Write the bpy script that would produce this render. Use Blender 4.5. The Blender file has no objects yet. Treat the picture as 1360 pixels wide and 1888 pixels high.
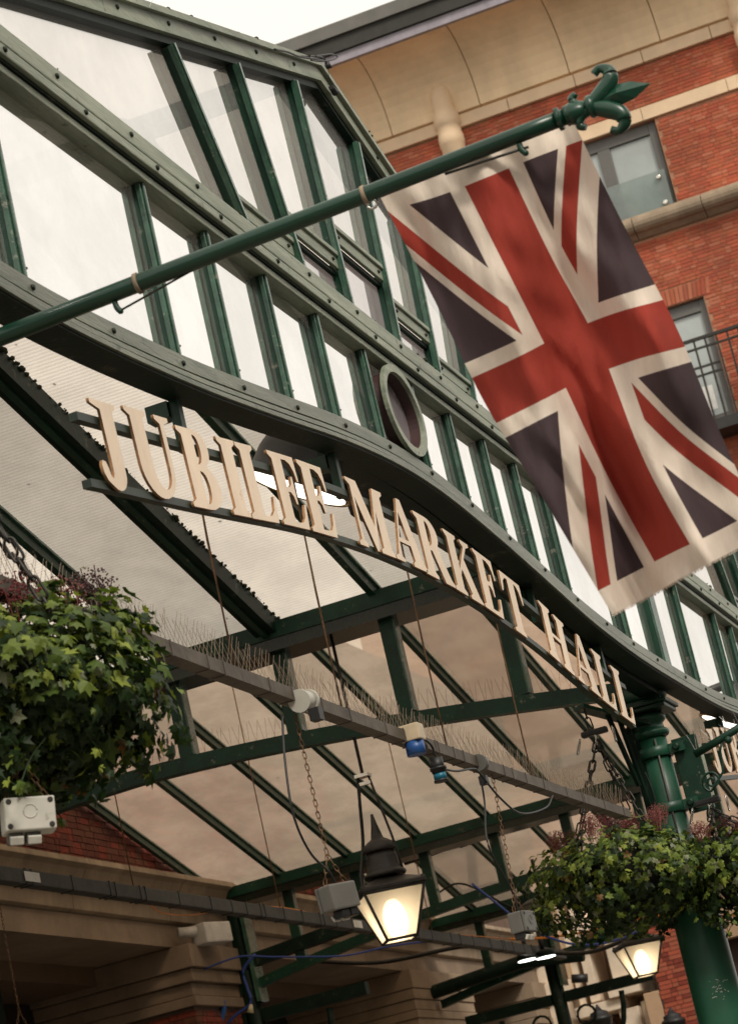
import bpy, bmesh, math, random
from mathutils import Vector, Matrix, Quaternion
random.seed(7)
PI = math.pi
S = 3.5                      # metres per modelling unit (distance of the facade plane from the camera)
C = bpy.context.scene
COL = C.collection
# ---------------------------------------------------------------- camera
YAW, PIT, ROL, FPX = 0.277071, 0.273419, -0.229977, 4934.56
fw = Vector((math.cos(YAW)*math.cos(PIT), math.sin(YAW)*math.cos(PIT), math.sin(PIT)))
rt = Vector((math.sin(YAW), -math.cos(YAW), 0)); up = rt.cross(fw)
c_, s_ = math.cos(ROL), math.sin(ROL)
R0, U0 = c_*rt + s_*up, -s_*rt + c_*up
cam = bpy.data.cameras.new('camera'); co = bpy.data.objects.new('camera', cam); COL.objects.link(co)
m = Matrix((R0, U0, -fw)).transposed().to_4x4(); co.matrix_world = m
cam.sensor_fit = 'HORIZONTAL'; cam.sensor_width = 36; cam.lens = FPX/1360*36
cam.clip_start = .1; cam.clip_end = 2000
cam.dof.use_dof = True; cam.dof.focus_distance = 4.1*S; cam.dof.aperture_fstop = 9.5
C.camera = co
# ---------------------------------------------------------------- world and sun (overcast, warm)
w = bpy.data.worlds.new('World'); C.world = w; w.use_nodes = True
nt = w.node_tree; nt.nodes.clear()
out = nt.nodes.new('ShaderNodeOutputWorld'); bg = nt.nodes.new('ShaderNodeBackground')
sky = nt.nodes.new('ShaderNodeTexSky'); sky.sky_type = 'NISHITA'; sky.sun_disc = False
sky.sun_elevation = math.radians(50); sky.sun_rotation = math.radians(215)
mx = nt.nodes.new('ShaderNodeMix'); mx.data_type = 'RGBA'; mx.inputs[0].default_value = .88
mx.inputs[7].default_value = (13.0, 12.1, 10.7, 1)          # cloud deck over the clear sky
nt.links.new(sky.outputs[0], mx.inputs[6]); nt.links.new(mx.outputs[2], bg.inputs[0])
bg.inputs[1].default_value = .085; nt.links.new(bg.outputs[0], out.inputs[0])
sl = bpy.data.lights.new('sun', 'SUN'); so = bpy.data.objects.new('sun', sl); COL.objects.link(so)
sl.energy = 1.9; sl.angle = math.radians(14); sl.color = (1, .93, .82)
sd = Vector((-.7, -.7, .9)).normalized()                 # direction towards the sun
so.rotation_euler = sd.to_track_quat('Z', 'Y').to_euler()
C.view_settings.view_transform = 'Standard'; C.view_settings.look = 'None'
C.view_settings.exposure = .18; C.view_settings.gamma = 1; C.view_settings.use_curve_mapping = False
C.render.engine = 'CYCLES'
C.cycles.max_bounces = 7; C.cycles.transparent_max_bounces = 10
try: C.cycles.use_denoising = True
except Exception: pass

# ---------------------------------------------------------------- helpers
def ray(px, py):
    return R0*((px-680)/FPX) + U0*(-(py-944)/FPX) + fw
def at(px, py, **k):                       # where the sight line of a photo pixel meets the plane x=, y= or z=
    d = ray(px, py); a, v = list(k.items())[0]
    return d*(v/d['xyz'.index(a)])

MATS = {}
def mat(name, col, rough=.6, metal=0., var=.25, scale=6., bump=0., bscale=40., col2=None, spec=.5, stretch=(1, 1, 1), emit=None, estr=0, coat=0, wear=None, low=.14):
    if name in MATS: return MATS[name]
    m = bpy.data.materials.new(name); m.use_nodes = True; n = m.node_tree; N = n.nodes; L = n.links
    b = N['Principled BSDF']; b.inputs['Roughness'].default_value = rough; b.inputs['Metallic'].default_value = metal
    b.inputs['Specular IOR Level'].default_value = spec; b.inputs['Coat Weight'].default_value = coat
    g = N.new('ShaderNodeNewGeometry'); mp = N.new('ShaderNodeMapping'); mp.inputs['Scale'].default_value = stretch
    L.new(g.outputs['Position'], mp.inputs[0])
    no = N.new('ShaderNodeTexNoise'); no.inputs['Scale'].default_value = scale; no.inputs['Detail'].default_value = 6
    no.inputs['Roughness'].default_value = .65
    L.new(mp.outputs[0], no.inputs[0])
    r = N.new('ShaderNodeValToRGB'); r.color_ramp.elements[0].position = .3; r.color_ramp.elements[1].position = .72
    c2 = col2 or tuple(x*(1-var) for x in col)
    r.color_ramp.elements[0].color = (*c2, 1); r.color_ramp.elements[1].color = (*(tuple(min(1, x*(1+var*.5)) for x in col)), 1)
    L.new(no.outputs[0], r.inputs[0])
    lo = N.new('ShaderNodeTexNoise'); lo.inputs['Scale'].default_value = .55; lo.inputs['Detail'].default_value = 4; L.new(g.outputs['Position'], lo.inputs[0])
    lm = N.new('ShaderNodeMapRange'); lm.inputs[1].default_value = .3; lm.inputs[2].default_value = .7; lm.inputs[3].default_value = 1-low; lm.inputs[4].default_value = 1+low*.8
    L.new(lo.outputs[0], lm.inputs[0]); vs = N.new('ShaderNodeVectorMath'); vs.operation = 'SCALE'; L.new(r.outputs[0], vs.inputs[0]); L.new(lm.outputs[0], vs.inputs['Scale'])
    if wear:
        wn = N.new('ShaderNodeTexNoise'); wn.inputs['Scale'].default_value = wear[1]; wn.inputs['Detail'].default_value = 9; wn.inputs['Roughness'].default_value = .75; L.new(g.outputs['Position'], wn.inputs[0])
        wr = N.new('ShaderNodeMapRange'); wr.inputs[1].default_value = wear[2]; wr.inputs[2].default_value = wear[2]+.05; wr.inputs[4].default_value = wear[3]; L.new(wn.outputs[0], wr.inputs[0])
        wm = N.new('ShaderNodeMix'); wm.data_type = 'RGBA'; L.new(wr.outputs[0], wm.inputs[0]); L.new(vs.outputs[0], wm.inputs[6]); wm.inputs[7].default_value = (*wear[0], 1)
        L.new(wm.outputs[2], b.inputs['Base Color'])
    else: L.new(vs.outputs[0], b.inputs['Base Color'])
    if bump:
        n2 = N.new('ShaderNodeTexNoise'); n2.inputs['Scale'].default_value = bscale; n2.inputs['Detail'].default_value = 5
        L.new(mp.outputs[0], n2.inputs[0])
        bp = N.new('ShaderNodeBump'); bp.inputs['Strength'].default_value = bump; bp.inputs['Distance'].default_value = .01
        L.new(n2.outputs[0], bp.inputs['Height']); L.new(bp.outputs[0], b.inputs['Normal'])
    if emit:
        b.inputs['Emission Color'].default_value = (*emit, 1); b.inputs['Emission Strength'].default_value = estr
    MATS[name] = m
    return m

def glassmat(name, tcol, trans, gloss, rough, bump=None, cgloss=None, transp=0., tint=(1, 1, 1), nscale=1.2, stain_reflect=.85):
    """weathered sheet glass: diffuse + translucent film, clear part and a mirror-like front"""
    m = bpy.data.materials.new(name); m.use_nodes = True; n = m.node_tree; N = n.nodes; L = n.links; N.clear()
    o = N.new('ShaderNodeOutputMaterial')
    g = N.new('ShaderNodeNewGeometry')
    no = N.new('ShaderNodeTexNoise'); no.inputs['Scale'].default_value = nscale; no.inputs['Detail'].default_value = 5
    L.new(g.outputs['Position'], no.inputs[0])
    r = N.new('ShaderNodeValToRGB'); r.color_ramp.elements[0].position = .3; r.color_ramp.elements[1].position = .7
    r.color_ramp.elements[0].color = (*[x*.86 for x in tcol], 1); r.color_ramp.elements[1].color = (*tcol, 1)
    L.new(no.outputs[0], r.inputs[0])
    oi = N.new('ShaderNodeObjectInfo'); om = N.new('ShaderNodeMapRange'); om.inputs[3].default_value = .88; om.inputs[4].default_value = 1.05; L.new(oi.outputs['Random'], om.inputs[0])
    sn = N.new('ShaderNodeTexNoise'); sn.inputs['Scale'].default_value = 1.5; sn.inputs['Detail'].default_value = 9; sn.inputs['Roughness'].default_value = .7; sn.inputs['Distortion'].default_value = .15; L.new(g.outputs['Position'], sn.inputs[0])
    sm_ = N.new('ShaderNodeMapRange'); sm_.inputs[1].default_value = .42; sm_.inputs[2].default_value = .62; sm_.inputs[3].default_value = stain_reflect; sm_.inputs[4].default_value = 1.; L.new(sn.outputs[0], sm_.inputs[0])
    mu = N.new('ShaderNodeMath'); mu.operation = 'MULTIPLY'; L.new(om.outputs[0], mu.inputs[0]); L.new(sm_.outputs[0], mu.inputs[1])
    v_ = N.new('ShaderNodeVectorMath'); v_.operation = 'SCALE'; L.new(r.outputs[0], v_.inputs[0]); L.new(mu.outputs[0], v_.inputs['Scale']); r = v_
    d = N.new('ShaderNodeBsdfDiffuse'); t = N.new('ShaderNodeBsdfTranslucent'); gl = N.new('ShaderNodeBsdfGlossy')
    L.new(r.outputs[0], d.inputs[0]); L.new(r.outputs[0], t.inputs[0])
    gl.inputs['Roughness'].default_value = rough
    gm_ = N.new('ShaderNodeMapRange'); gm_.inputs[1].default_value = .7; gm_.inputs[2].default_value = 1.05; gm_.inputs[3].default_value = .80; gm_.inputs[4].default_value = 1.; L.new(mu.outputs[0], gm_.inputs[0]); L.new(gm_.outputs[0], gl.inputs[0])  # stain noise also tints the mirror part, painting faint reflection-like shapes
    a = N.new('ShaderNodeMixShader'); a.inputs[0].default_value = trans
    L.new(d.outputs[0], a.inputs[1]); L.new(t.outputs[0], a.inputs[2])
    last = a
    if transp:
        tr = N.new('ShaderNodeBsdfTransparent'); tr.inputs[0].default_value = (*tint, 1)
        b = N.new('ShaderNodeMixShader'); b.inputs[0].default_value = transp
        L.new(a.outputs[0], b.inputs[1]); L.new(tr.outputs[0], b.inputs[2]); last = b
    f = N.new('ShaderNodeFresnel'); f.inputs[0].default_value = 1.45
    mm = N.new('ShaderNodeMath'); mm.operation = 'MULTIPLY'; mm.inputs[1].default_value = gloss
    L.new(f.outputs[0], mm.inputs[0])
    if cgloss: mm.operation = 'MULTIPLY_ADD'; mm.inputs[2].default_value = cgloss
    c = N.new('ShaderNodeMixShader'); L.new(mm.outputs[0], c.inputs[0]); L.new(last.outputs[0], c.inputs[1]); L.new(gl.outputs[0], c.inputs[2])
    L.new(c.outputs[0], o.inputs[0])
    if bump:
        wv = N.new('ShaderNodeTexWave'); wv.wave_type = 'BANDS'; wv.bands_direction = 'X'; wv.inputs['Scale'].default_value = bump[0]
        wv.inputs['Distortion'].default_value = 1.6; wv.inputs['Detail'].default_value = 2; wv.inputs['Detail Scale'].default_value = 6
        L.new(g.outputs['Position'], wv.inputs[0])
        n3 = N.new('ShaderNodeTexNoise'); n3.inputs['Scale'].default_value = bump[2]; L.new(g.outputs['Position'], n3.inputs[0])
        ad = N.new('ShaderNodeMath'); ad.operation = 'MULTIPLY_ADD'; ad.inputs[1].default_value = .7
        L.new(n3.outputs[0], ad.inputs[0]); L.new(wv.outputs[1], ad.inputs[2])
        bp = N.new('ShaderNodeBump'); bp.inputs['Strength'].default_value = bump[1]; bp.inputs['Distance'].default_value = .02
        L.new(ad.outputs[0], bp.inputs['Height'])
        for q in (d, t, gl): L.new(bp.outputs[0], q.inputs['Normal'])
        # relief also thins and thickens the film a little
        mr = N.new('ShaderNodeMapRange'); mr.inputs[3].default_value = .93; mr.inputs[4].default_value = 1.04
        mr.inputs[2].default_value = 1.5; L.new(ad.outputs[0], mr.inputs[0])
        vm = N.new('ShaderNodeVectorMath'); vm.operation = 'SCALE'; L.new(r.outputs[0], vm.inputs[0]); L.new(mr.outputs[0], vm.inputs['Scale'])
        L.new(vm.outputs[0], d.inputs[0]); L.new(vm.outputs[0], t.inputs[0])
    MATS[name] = m
    return m

GREEN = mat('green_paint', (.006, .042, .023), .42, var=.45, scale=5, bump=.15, bscale=60, spec=.35, wear=((.30, .28, .22), 9, .60, .5))
GREEND = mat('dark_green_paint', (.004, .017, .010), .55, var=.5, scale=4, bump=.2, bscale=50, spec=.2, wear=((.12, .11, .08), 8, .60, .5))
SAGE = mat('weathered_rail_paint', (.34, .37, .275), .45, var=.1, scale=5, bump=.5, bscale=45, col2=(.15, .18, .125), stretch=(.3, 2, 3), low=.2, wear=((.05, .055, .035), 11, .60, .8))
SAGED = mat('green_rail_paint', (.21, .225, .165), .42, var=.1, scale=5, bump=.4, bscale=45, col2=(.085, .105, .075), stretch=(.3, 2, 3), low=.25, wear=((.03, .035, .02), 11, .60, .8))
NOSE = mat('worn_cap_paint', (.05, .12, .08), .25, var=.6, scale=8, bump=.2, bscale=50, coat=.2, wear=((.35, .34, .27), 14, .60, .6))
MOSS = mat('moss', (.035, .04, .018), .95, var=.6, scale=40, bump=.6, bscale=120)
BOLT = mat('bolt_steel', (.02, .025, .02), .5, .5)
CREAM = mat('cream_letter_face', (.93, .75, .57), .55, var=.1, scale=9, bump=.06, stretch=(1, 1, .4), wear=((.45, .30, .17), 16, .64, .6))
OCHRE = mat('ochre_letter_edge', (.38, .20, .09), .7, var=.5, scale=30)
BLACK = mat('black_plastic', (.012, .012, .012), .5, var=.3)
IRON = mat('black_iron', (.045, .042, .036), .45, .6, var=.5, scale=20)
RUST = mat('rusty_wire', (.22, .125, .065), .8, .4, var=.5, scale=30)
STEEL = mat('bright_steel', (.7, .68, .62), .22, 1., var=.2)
TIN = mat('galvanised_tray', (.12, .095, .07), .6, .3, var=.5, scale=6, bump=.3, bscale=30)
TIND = mat('dark_tray', (.06, .06, .055), .6, .3, var=.4, scale=6, bump=.3, bscale=30)
STONE = mat('stone_trim', (.34, .26, .18), .85, var=.35, scale=3, bump=.4, bscale=25, stretch=(1, 1, .4))
STONEW = mat('pale_portland_stone', (.82, .68, .52), .85, var=.18, scale=3, bump=.3, bscale=20)
GREY = mat('grey_plastic', (.13, .125, .11), .5, var=.15, scale=6)
GREYL = mat('light_grey_plastic', (.58, .56, .49), .45, var=.15, scale=9, wear=((.22, .19, .13), 8, .58, .6))
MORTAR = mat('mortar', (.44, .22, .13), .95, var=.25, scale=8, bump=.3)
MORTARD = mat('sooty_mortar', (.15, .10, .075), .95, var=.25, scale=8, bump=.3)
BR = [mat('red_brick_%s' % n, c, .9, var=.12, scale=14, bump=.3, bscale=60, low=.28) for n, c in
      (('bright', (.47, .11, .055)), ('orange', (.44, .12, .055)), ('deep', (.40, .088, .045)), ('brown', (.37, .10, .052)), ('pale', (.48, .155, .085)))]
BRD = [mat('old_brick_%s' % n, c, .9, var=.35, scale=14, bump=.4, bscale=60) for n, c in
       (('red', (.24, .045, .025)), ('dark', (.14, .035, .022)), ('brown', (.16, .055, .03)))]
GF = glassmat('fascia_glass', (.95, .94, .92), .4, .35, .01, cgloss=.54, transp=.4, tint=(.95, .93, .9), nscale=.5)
GU = glassmat('clerestory_glass', (.72, .66, .70), .4, .4, .01, cgloss=.4, transp=.2, tint=(.9, .84, .9), nscale=.8)
GR1 = glassmat('ribbed_roof_glass', (.93, .86, .77), .8, .45, .25, bump=(8.5, .22, 90), nscale=.45)
GR2 = glassmat('dirty_roof_glass', (.72, .60, .47), .78, .5, .10, transp=.36, tint=(.9, .75, .6), nscale=.5, stain_reflect=.78)

def bmn(): return bmesh.new()
def box(bm, c, s, R=None, bev=0):
    M = Matrix.Translation(Vector(c)) @ (R.to_4x4() if R else Matrix.Identity(4)) @ Matrix.Diagonal((*s, 1))
    r = bmesh.ops.create_cube(bm, size=1, matrix=M)
    if bev:
        es = set(e for v in r['verts'] for e in v.link_edges)
        bmesh.ops.bevel(bm, geom=list(es), offset=bev, segments=2, affect='EDGES', profile=.6)
def box2(bm, a, b, bev=0):
    a, b = Vector(a), Vector(b); box(bm, (a+b)/2, [abs(x) for x in (b-a)], bev=bev)
def frame(d, upv=Vector((0, 0, 1))):
    d = d.normalized(); x = upv.cross(d)
    if x.length < 1e-4: x = Vector((1, 0, 0)).cross(d)
    x.normalize(); y = d.cross(x)
    return Matrix((x, y, d)).transposed()          # columns: side, up, along
def bar(bm, p, q, w, h, upv=Vector((0, 0, 1)), off=(0, 0)):
    p, q = Vector(p), Vector(q); R = frame(q-p, upv)
    box(bm, (p+q)/2 + R @ Vector((off[0], off[1], 0)), (w, h, (q-p).length), R)
def tube(bm, pts, r, n=8, cap=True):
    pts = [Vector(p) for p in pts]; rings = []
    for i, p in enumerate(pts):
        d = (pts[min(i+1, len(pts)-1)] - pts[max(i-1, 0)]); R = frame(d)
        rr = r[i] if isinstance(r, (list, tuple)) else r
        rings.append([bm.verts.new(p + R @ Vector((rr*math.cos(2*PI*k/n), rr*math.sin(2*PI*k/n), 0))) for k in range(n)])
    for a, b in zip(rings, rings[1:]):
        for k in range(n): bm.faces.new((a[k], a[(k+1) % n], b[(k+1) % n], b[k])).smooth = n > 5
    if cap:
        bm.faces.new(rings[0][::-1]); bm.faces.new(rings[-1])
def lathe(bm, prof, n=32, M=Matrix.Identity(4), smooth=True, rot=0.):
    rings = [[bm.verts.new(M @ Vector((r*math.cos(2*PI*k/n+rot), r*math.sin(2*PI*k/n+rot), z))) for k in range(n)] for r, z in prof]
    for a, b in zip(rings, rings[1:]):
        for k in range(n): bm.faces.new((a[k], a[(k+1) % n], b[(k+1) % n], b[k])).smooth = smooth
    bm.faces.new(rings[0][::-1]); bm.faces.new(rings[-1])
def poly(bm, pts): return bm.faces.new([bm.verts.new(Vector(p)) for p in pts])
def slab(bm, pts, off):                     # polygon given thickness along off
    off = Vector(off); a = [bm.verts.new(Vector(p)) for p in pts]; b = [bm.verts.new(Vector(p)+off) for p in pts]
    bm.faces.new(a[::-1]); bm.faces.new(b)
    for i in range(len(a)): bm.faces.new((a[i], a[(i+1) % len(a)], b[(i+1) % len(a)], b[i]))
def arc(pts, n=10):                         # smooth a polyline (Catmull-Rom)
    P = [Vector(p) for p in pts]; P = [P[0]*2-P[1]] + P + [P[-1]*2-P[-2]]; o = []
    for i in range(1, len(P)-2):
        for k in range(n):
            t = k/n; a, b, c, d = P[i-1], P[i], P[i+1], P[i+2]
            o.append(.5*((2*b) + (c-a)*t + (2*a-5*b+4*c-d)*t*t + (-a+3*b-3*c+d)*t**3))
    o.append(P[-2]); return o
def tag(o, label=None, cat=None, group=None, kind=None):
    if label: o['label'] = label
    if cat: o['category'] = cat
    if group: o['group'] = group
    if kind: o['kind'] = kind
    return o
def thing(name, loc, label, cat, group=None):
    o = bpy.data.objects.new(name, None); COL.objects.link(o); o.location = Vector(loc)*S; o.empty_display_size = .1
    return tag(o, label, cat, group)
def base(o):                                # world origin (in metres) of a parent chain
    v = Vector((0, 0, 0))
    while o: v += o.location; o = o.parent
    return v
def obj(name, bm, mats, parent=None, kind=None, bevel=0, label=None, scale=True, loc=None, origin=True):
    if not isinstance(mats, (list, tuple)): mats = [mats]
    bmesh.ops.recalc_face_normals(bm, faces=bm.faces)
    me = bpy.data.meshes.new(name)
    if scale: bmesh.ops.scale(bm, vec=(S, S, S), verts=bm.verts)
    pb = base(parent) if parent else Vector((0, 0, 0))
    if loc is None:
        c = Vector((0, 0, 0))
        if origin and len(bm.verts):
            lo = [min(v.co[i] for v in bm.verts) for i in range(3)]; hi = [max(v.co[i] for v in bm.verts) for i in range(3)]
            c = Vector(((lo[0]+hi[0])/2, (lo[1]+hi[1])/2, lo[2]))
        bmesh.ops.translate(bm, vec=-c, verts=bm.verts)
    bm.to_mesh(me); bm.free()
    for m in mats: me.materials.append(m)
    o = bpy.data.objects.new(name, me); COL.objects.link(o)
    if parent: o.parent = parent
    o.location = (c - pb) if loc is None else Vector(loc)*S - pb
    if bevel:
        b = o.modifiers.new('bevel', 'BEVEL'); b.width = bevel*S; b.segments = 2; b.limit_method = 'ANGLE'; b.angle_limit = math.radians(40)
    if kind: o['kind'] = kind
    if label: o['label'] = label
    return o
def inst(name, me, parent, loc, R=None, sc=1.):
    o = bpy.data.objects.new(name, me); COL.objects.link(o); o.parent = parent
    o.location = Vector(loc)*S - base(parent); o.rotation_mode = 'QUATERNION'
    if R: o.rotation_quaternion = R.to_quaternion()
    if sc != 1: o.scale = (sc, sc, sc)
    return o
def mesh_only(name, bm, mats):
    bmesh.ops.recalc_face_normals(bm, faces=bm.faces); bmesh.ops.scale(bm, vec=(S, S, S), verts=bm.verts)
    me = bpy.data.meshes.new(name); bm.to_mesh(me); bm.free()
    for m in mats: me.materials.append(m)
    return me
def copy_tree(o, parent=None, off=None):
    c = o.copy(); COL.objects.link(c)
    if parent: c.parent = parent
    if off is not None: c.location = o.location + off
    for ch in list(o.children): copy_tree(ch, c)
    return c
def interp(tab, x):
    for (a, za), (b, zb) in zip(tab, tab[1:]):
        if x <= b: 
            t = (x-a)/(b-a); return za + (zb-za)*t
    return tab[-1][1]

# ================================================================= STRUCTURE
bm = bmn(); box2(bm, (-120, -120, -.47), (250, 120, -.457)); obj('ground', bm, mat('asphalt', (.06, .058, .055), .9, var=.3, scale=2), kind='structure')
bm = bmn(); box2(bm, (-5, .45, -.456), (14, 3.4, -.42)); obj('pavement', bm, mat('york_paving', (.24, .21, .17), .85, var=.3, scale=2), kind='structure')

opp = thing('added_opposite_terrace', (4, -5, -.45), 'unseen terrace across the street behind the camera, added to block low sky light', 'building')  # unseen row added to cut low sky light and darken under the canopy
q = bmn(); box2(q, (-14, -6.5, -.45), (13, -4.6, 3.3)); box2(q, (-14, -6.5, 3.302), (13, -4.52, 3.4)); obj('front', q, mat('added_terrace_render', (.22, .16, .12), .9, var=.3, scale=.6), opp)
opp2 = thing('added_rear_terrace', (-9, 0, -.45), 'unseen terrace closing the street behind the camera, added to block low sky light', 'building')  # unseen block added behind the camera, also to hold back low sky light
q = bmn(); box2(q, (-11, -4.5, -.45), (-7, 12, 2.6)); obj('front', q, MATS['added_terrace_render'], opp2)
def bricks(parent, x0, x1, z0, z1, pos, mats, mort, holes=(), near=None, limit=300, bw=.0615, bh=.0186, jt=.0029, head=False, dep=.004):
    """real bricks on a wall: pos(u, z, d) -> point; the bricks nearest the seen spot are single parts, the rest one part"""
    cells = []; row = 0; z = z0
    while z < z1-.3*bh:
        u = x0 - (row % 2)*(bw+jt)/2 - (.0 if row % 4 < 2 else (bw+jt)/4); k = row
        while u < x1:
            l = bw if (k % 2 == 0) else (bw-jt)/2
            a, b = max(u, x0), min(u+l, x1); zz = min(z+bh, z1)
            if b-a > .006 and not any(h[0] < (a+b)/2 < h[1] and h[2] < z+bh/2 < h[3] for h in holes): cells.append((a, b, z, zz))
            u += l+jt; k += 1
        z += bh+jt; row += 1
    if near: cells.sort(key=lambda c: (c[0]-near[0])**2 + (c[2]-near[1])**2)
    protos = []
    def solid(b, a, c, z0, z1, d, mi):
        p = [pos(u, z, dd) for dd in (0, d) for u, z in ((a, z0), (c, z0), (c, z1), (a, z1))]
        v = [b.verts.new(q) for q in p]
        for f in ((4, 5, 6, 7), (0, 1, 5, 4), (1, 2, 6, 5), (2, 3, 7, 6), (3, 0, 4, 7)):
            b.faces.new([v[i] for i in f]).material_index = mi
    cache = {}
    rest = bmn()
    for i, (a, b, c, d) in enumerate(cells):
        mi = random.randrange(len(mats)); pr = dep*(.6+.7*random.random())
        if i < limit:
            key = (round(b-a, 3), round(d-c, 3), mi, int(pr*1500))
            if key not in cache:
                q = bmn(); o0 = pos(0, 0, 0)
                solid(q, 0, b-a, 0, d-c, pr, 0); bmesh.ops.translate(q, vec=-o0, verts=q.verts)
                cache[key] = mesh_only('brick', q, [mats[mi]])
            inst('brick', cache[key], parent, pos(a, c, 0))
        else: solid(rest, a, b, c, d, pr, mi)
    if len(rest.verts): obj('brickwork', rest, mats, parent, kind='stuff')

# ---------------- far red brick building, its face looks down the street (plane x = XB)
XB = 14.0
far = thing('brick_building', (XB, 1, -.45), 'tall red brick building with cream coved cornice at the end of the street', 'building')
win1 = (1.848, 2.62, 5.20, 5.772); win2 = (1.835, 2.40, 3.96, 4.685)
holes = [win1, win2]
bm = bmn()
def wallpiece(y0, y1, z0, z1): box2(bm, (XB, y0, z0), (XB+.3, y1, z1))
wallpiece(.8, 1.84, -.45, 6.1); wallpiece(2.62, 4.2, -.45, 6.1)
wallpiece(1.84, 2.62, 5.772, 6.1); wallpiece(1.84, 2.62, 4.685, 5.20); wallpiece(1.84, 2.62, -.45, 3.96); wallpiece(2.40, 2.62, 3.96, 4.685)
obj('wall', bm, MORTAR, far)
bricks(far, .9, 2.75, 3.2, 6.1, lambda u, z, d: Vector((XB-d, u, z)), BR, MORTAR,
       holes=[(1.83, 2.63, 5.15, 5.86), (0, 9, 5.765, 5.855), (0, 9, 5.10, 5.2), (1.83, 2.41, 3.94, 4.79)], near=(1.6, 4.95), limit=300)
fb = bmn()
bricks_holes = []
# bricks further along the wall, beside and above (wider spacing of detail, one part)
b2 = bmn(); z = 5.858; row = 0
while z < 6.09:
    u = 2.75 - (row % 2)*.03
    while u < 4.19:
        p0, p1 = (XB-.004, u, z), (XB+.002, u+.0615, z+.0186); mi = random.randrange(5); n0 = len(b2.faces)
        box2(b2, p0, p1); b2.faces.ensure_lookup_table()
        for f in b2.faces[n0:]: f.material_index = mi
        u += .0644
    z += .0215; row += 1
obj('brickwork', b2, BR, far, kind='stuff')
# soldier arch over the lower window: bricks on end, slightly fanned
for k in range(26):
    y = 1.80 + k*.0245; q = bmn(); ln = (y-2.1)*.12
    slab(q, [(XB-.006, y, 4.69), (XB-.006, y+.0205, 4.69), (XB-.006, y+.0205+ln*.5, 4.782), (XB-.006, y+ln*.5, 4.782)], (.008, 0, 0))
    obj('arch_brick', q, random.choice(BR), far)
# stone string course (lintel band) in blocks
cream = mat('cream_stone', (.80, .60, .40), .8, var=.1, scale=2, bump=.15)
y = .9
while y < 4.1:
    q = bmn(); box2(q, (XB-.02, y, 5.775), (XB+.05, y+.497, 5.852)); obj('stone_block', q, cream, far, bevel=.002); y += .5
# sill roll moulding
y = .9
for k in range(6):
    q = bmn(); n = 14
    prof = [(0, .10), (-.03, .105), (-.055, .095)] + [(-.055-.055*math.sin(a*PI/8), .04+.05*math.cos(a*PI/8)) for a in range(9)] + [(-.02, -.03), (0, -.035)]
    slab(q, [(XB+dx, y, 5.14+dz) for dx, dz in prof], (0, .396, 0)); obj('sill_moulding', q, STONE, far, bevel=.003); y += .4
# coved cornice panels, base course, gutter, eaves
def cove(u): # angle 0..1 -> (dx, dz)
    a = u*PI/2*.93; return (-.02-.42*(1-math.cos(a)), 6.20+.36*math.sin(a))
k = 0; y = .6
while y < 4.15:
    q = bmn(); w_ = .545
    pr = [cove(i/10) for i in range(11)]
    slab(q, [(XB+.05, y, 6.185)] + [(XB+a, y, z) for a, z in pr] + [(XB+.05, y, 6.56)], (0, w_-.006, 0))
    obj('cove_panel', q, mat('cove_render', (.93, .71, .46), .8, var=.15, scale=1.5, bump=.15, low=.2, stretch=(1, 1, .3)), far); y += w_
y = .6
while y < 4.15:
    q = bmn(); box2(q, (XB-.03, y, 6.105), (XB+.05, y+.40, 6.178)); obj('cornice_block', q, cream, far, bevel=.002); y += .404
q = bmn(); box2(q, (XB-.45, .4, 6.545), (XB-.42, 4.2, 6.60)); box2(q, (XB-.41, .4, 6.565), (XB-.2, 4.2, 6.60))
obj('gutter', q, mat('lilac_grey_gutter', (.33, .30, .34), .6, var=.2), far)
q = bmn(); box2(q, (XB-.47, .4, 6.603), (XB+.1, 4.2, 6.69)); obj('eaves_board', q, mat('dark_eaves', (.035, .033, .028), .7), far)
q = bmn(); slab(q, [(XB-.49, .4, 6.692), (XB-.49, .4, 6.77), (XB+1.2, .4, 7.1), (XB+1.2, .4, 6.692)], (0, 3.8, 0))
obj('roof', q, mat('grey_lead_roof', (.15, .145, .13), .6, var=.2, scale=2), far)
# half round pilaster heads on the cove
for yy in (2.985, 1.21):
    q = bmn(); lathe(q, [(.07, 5.4), (.07, 6.0), (.075, 6.005), (.075, 6.06), (.07, 6.065), (.07, 6.12), (.077, 6.125), (.077, 6.2), (.062, 6.22), (.062, 6.3), (.055, 6.35), (.03, 6.385), (.004, 6.395)], 20, Matrix.Translation((XB-.04, yy, 0)))
    obj('pilaster', q, cream, far)
def window(parent, y0, y1, z0, z1, mull, name='window', lowpane=True):
    fr = mat('grey_window_frame', (.13, .125, .115), .5, var=.15)
    q = bmn(); t = .045; xx = XB+.03
    box2(q, (xx, y0, z0), (xx+.04, y0+t, z1)); box2(q, (xx, y1-t, z0), (xx+.04, y1, z1))
    box2(q, (xx, y0+t, z1-t*1.5), (xx+.04, y1-t, z1)); box2(q, (xx, y0+t, z0), (xx+.04, y1-t, z0+t*1.4))
    for mm in mull: box2(q, (xx, mm-t*.8, z0+t*1.4), (xx+.04, mm+t*.8, z1-t*1.5))
    f = obj(name, q, fr, parent, bevel=.003)
    q = bmn(); box2(q, (xx+.018, y0+.01, z0+.01), (xx+.022, y1-.01, z1-.01))
    obj('pane', q, mat('window_glass', (.40, .44, .43), .08, var=.2, scale=.7, spec=.8), f)
    return f
w1 = window(far, 1.848, 2.62, 5.195, 5.772, [2.17])
q = bmn(); box2(q, (XB-.022, 1.86, 5.215), (XB-.014, 2.6, 5.46))
gp = obj('balustrade_pane', q, glassmat('frosted_balustrade', (.62, .68, .66), .5, .5, .05, transp=.45, tint=(.85, .92, .9)), w1)
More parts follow.
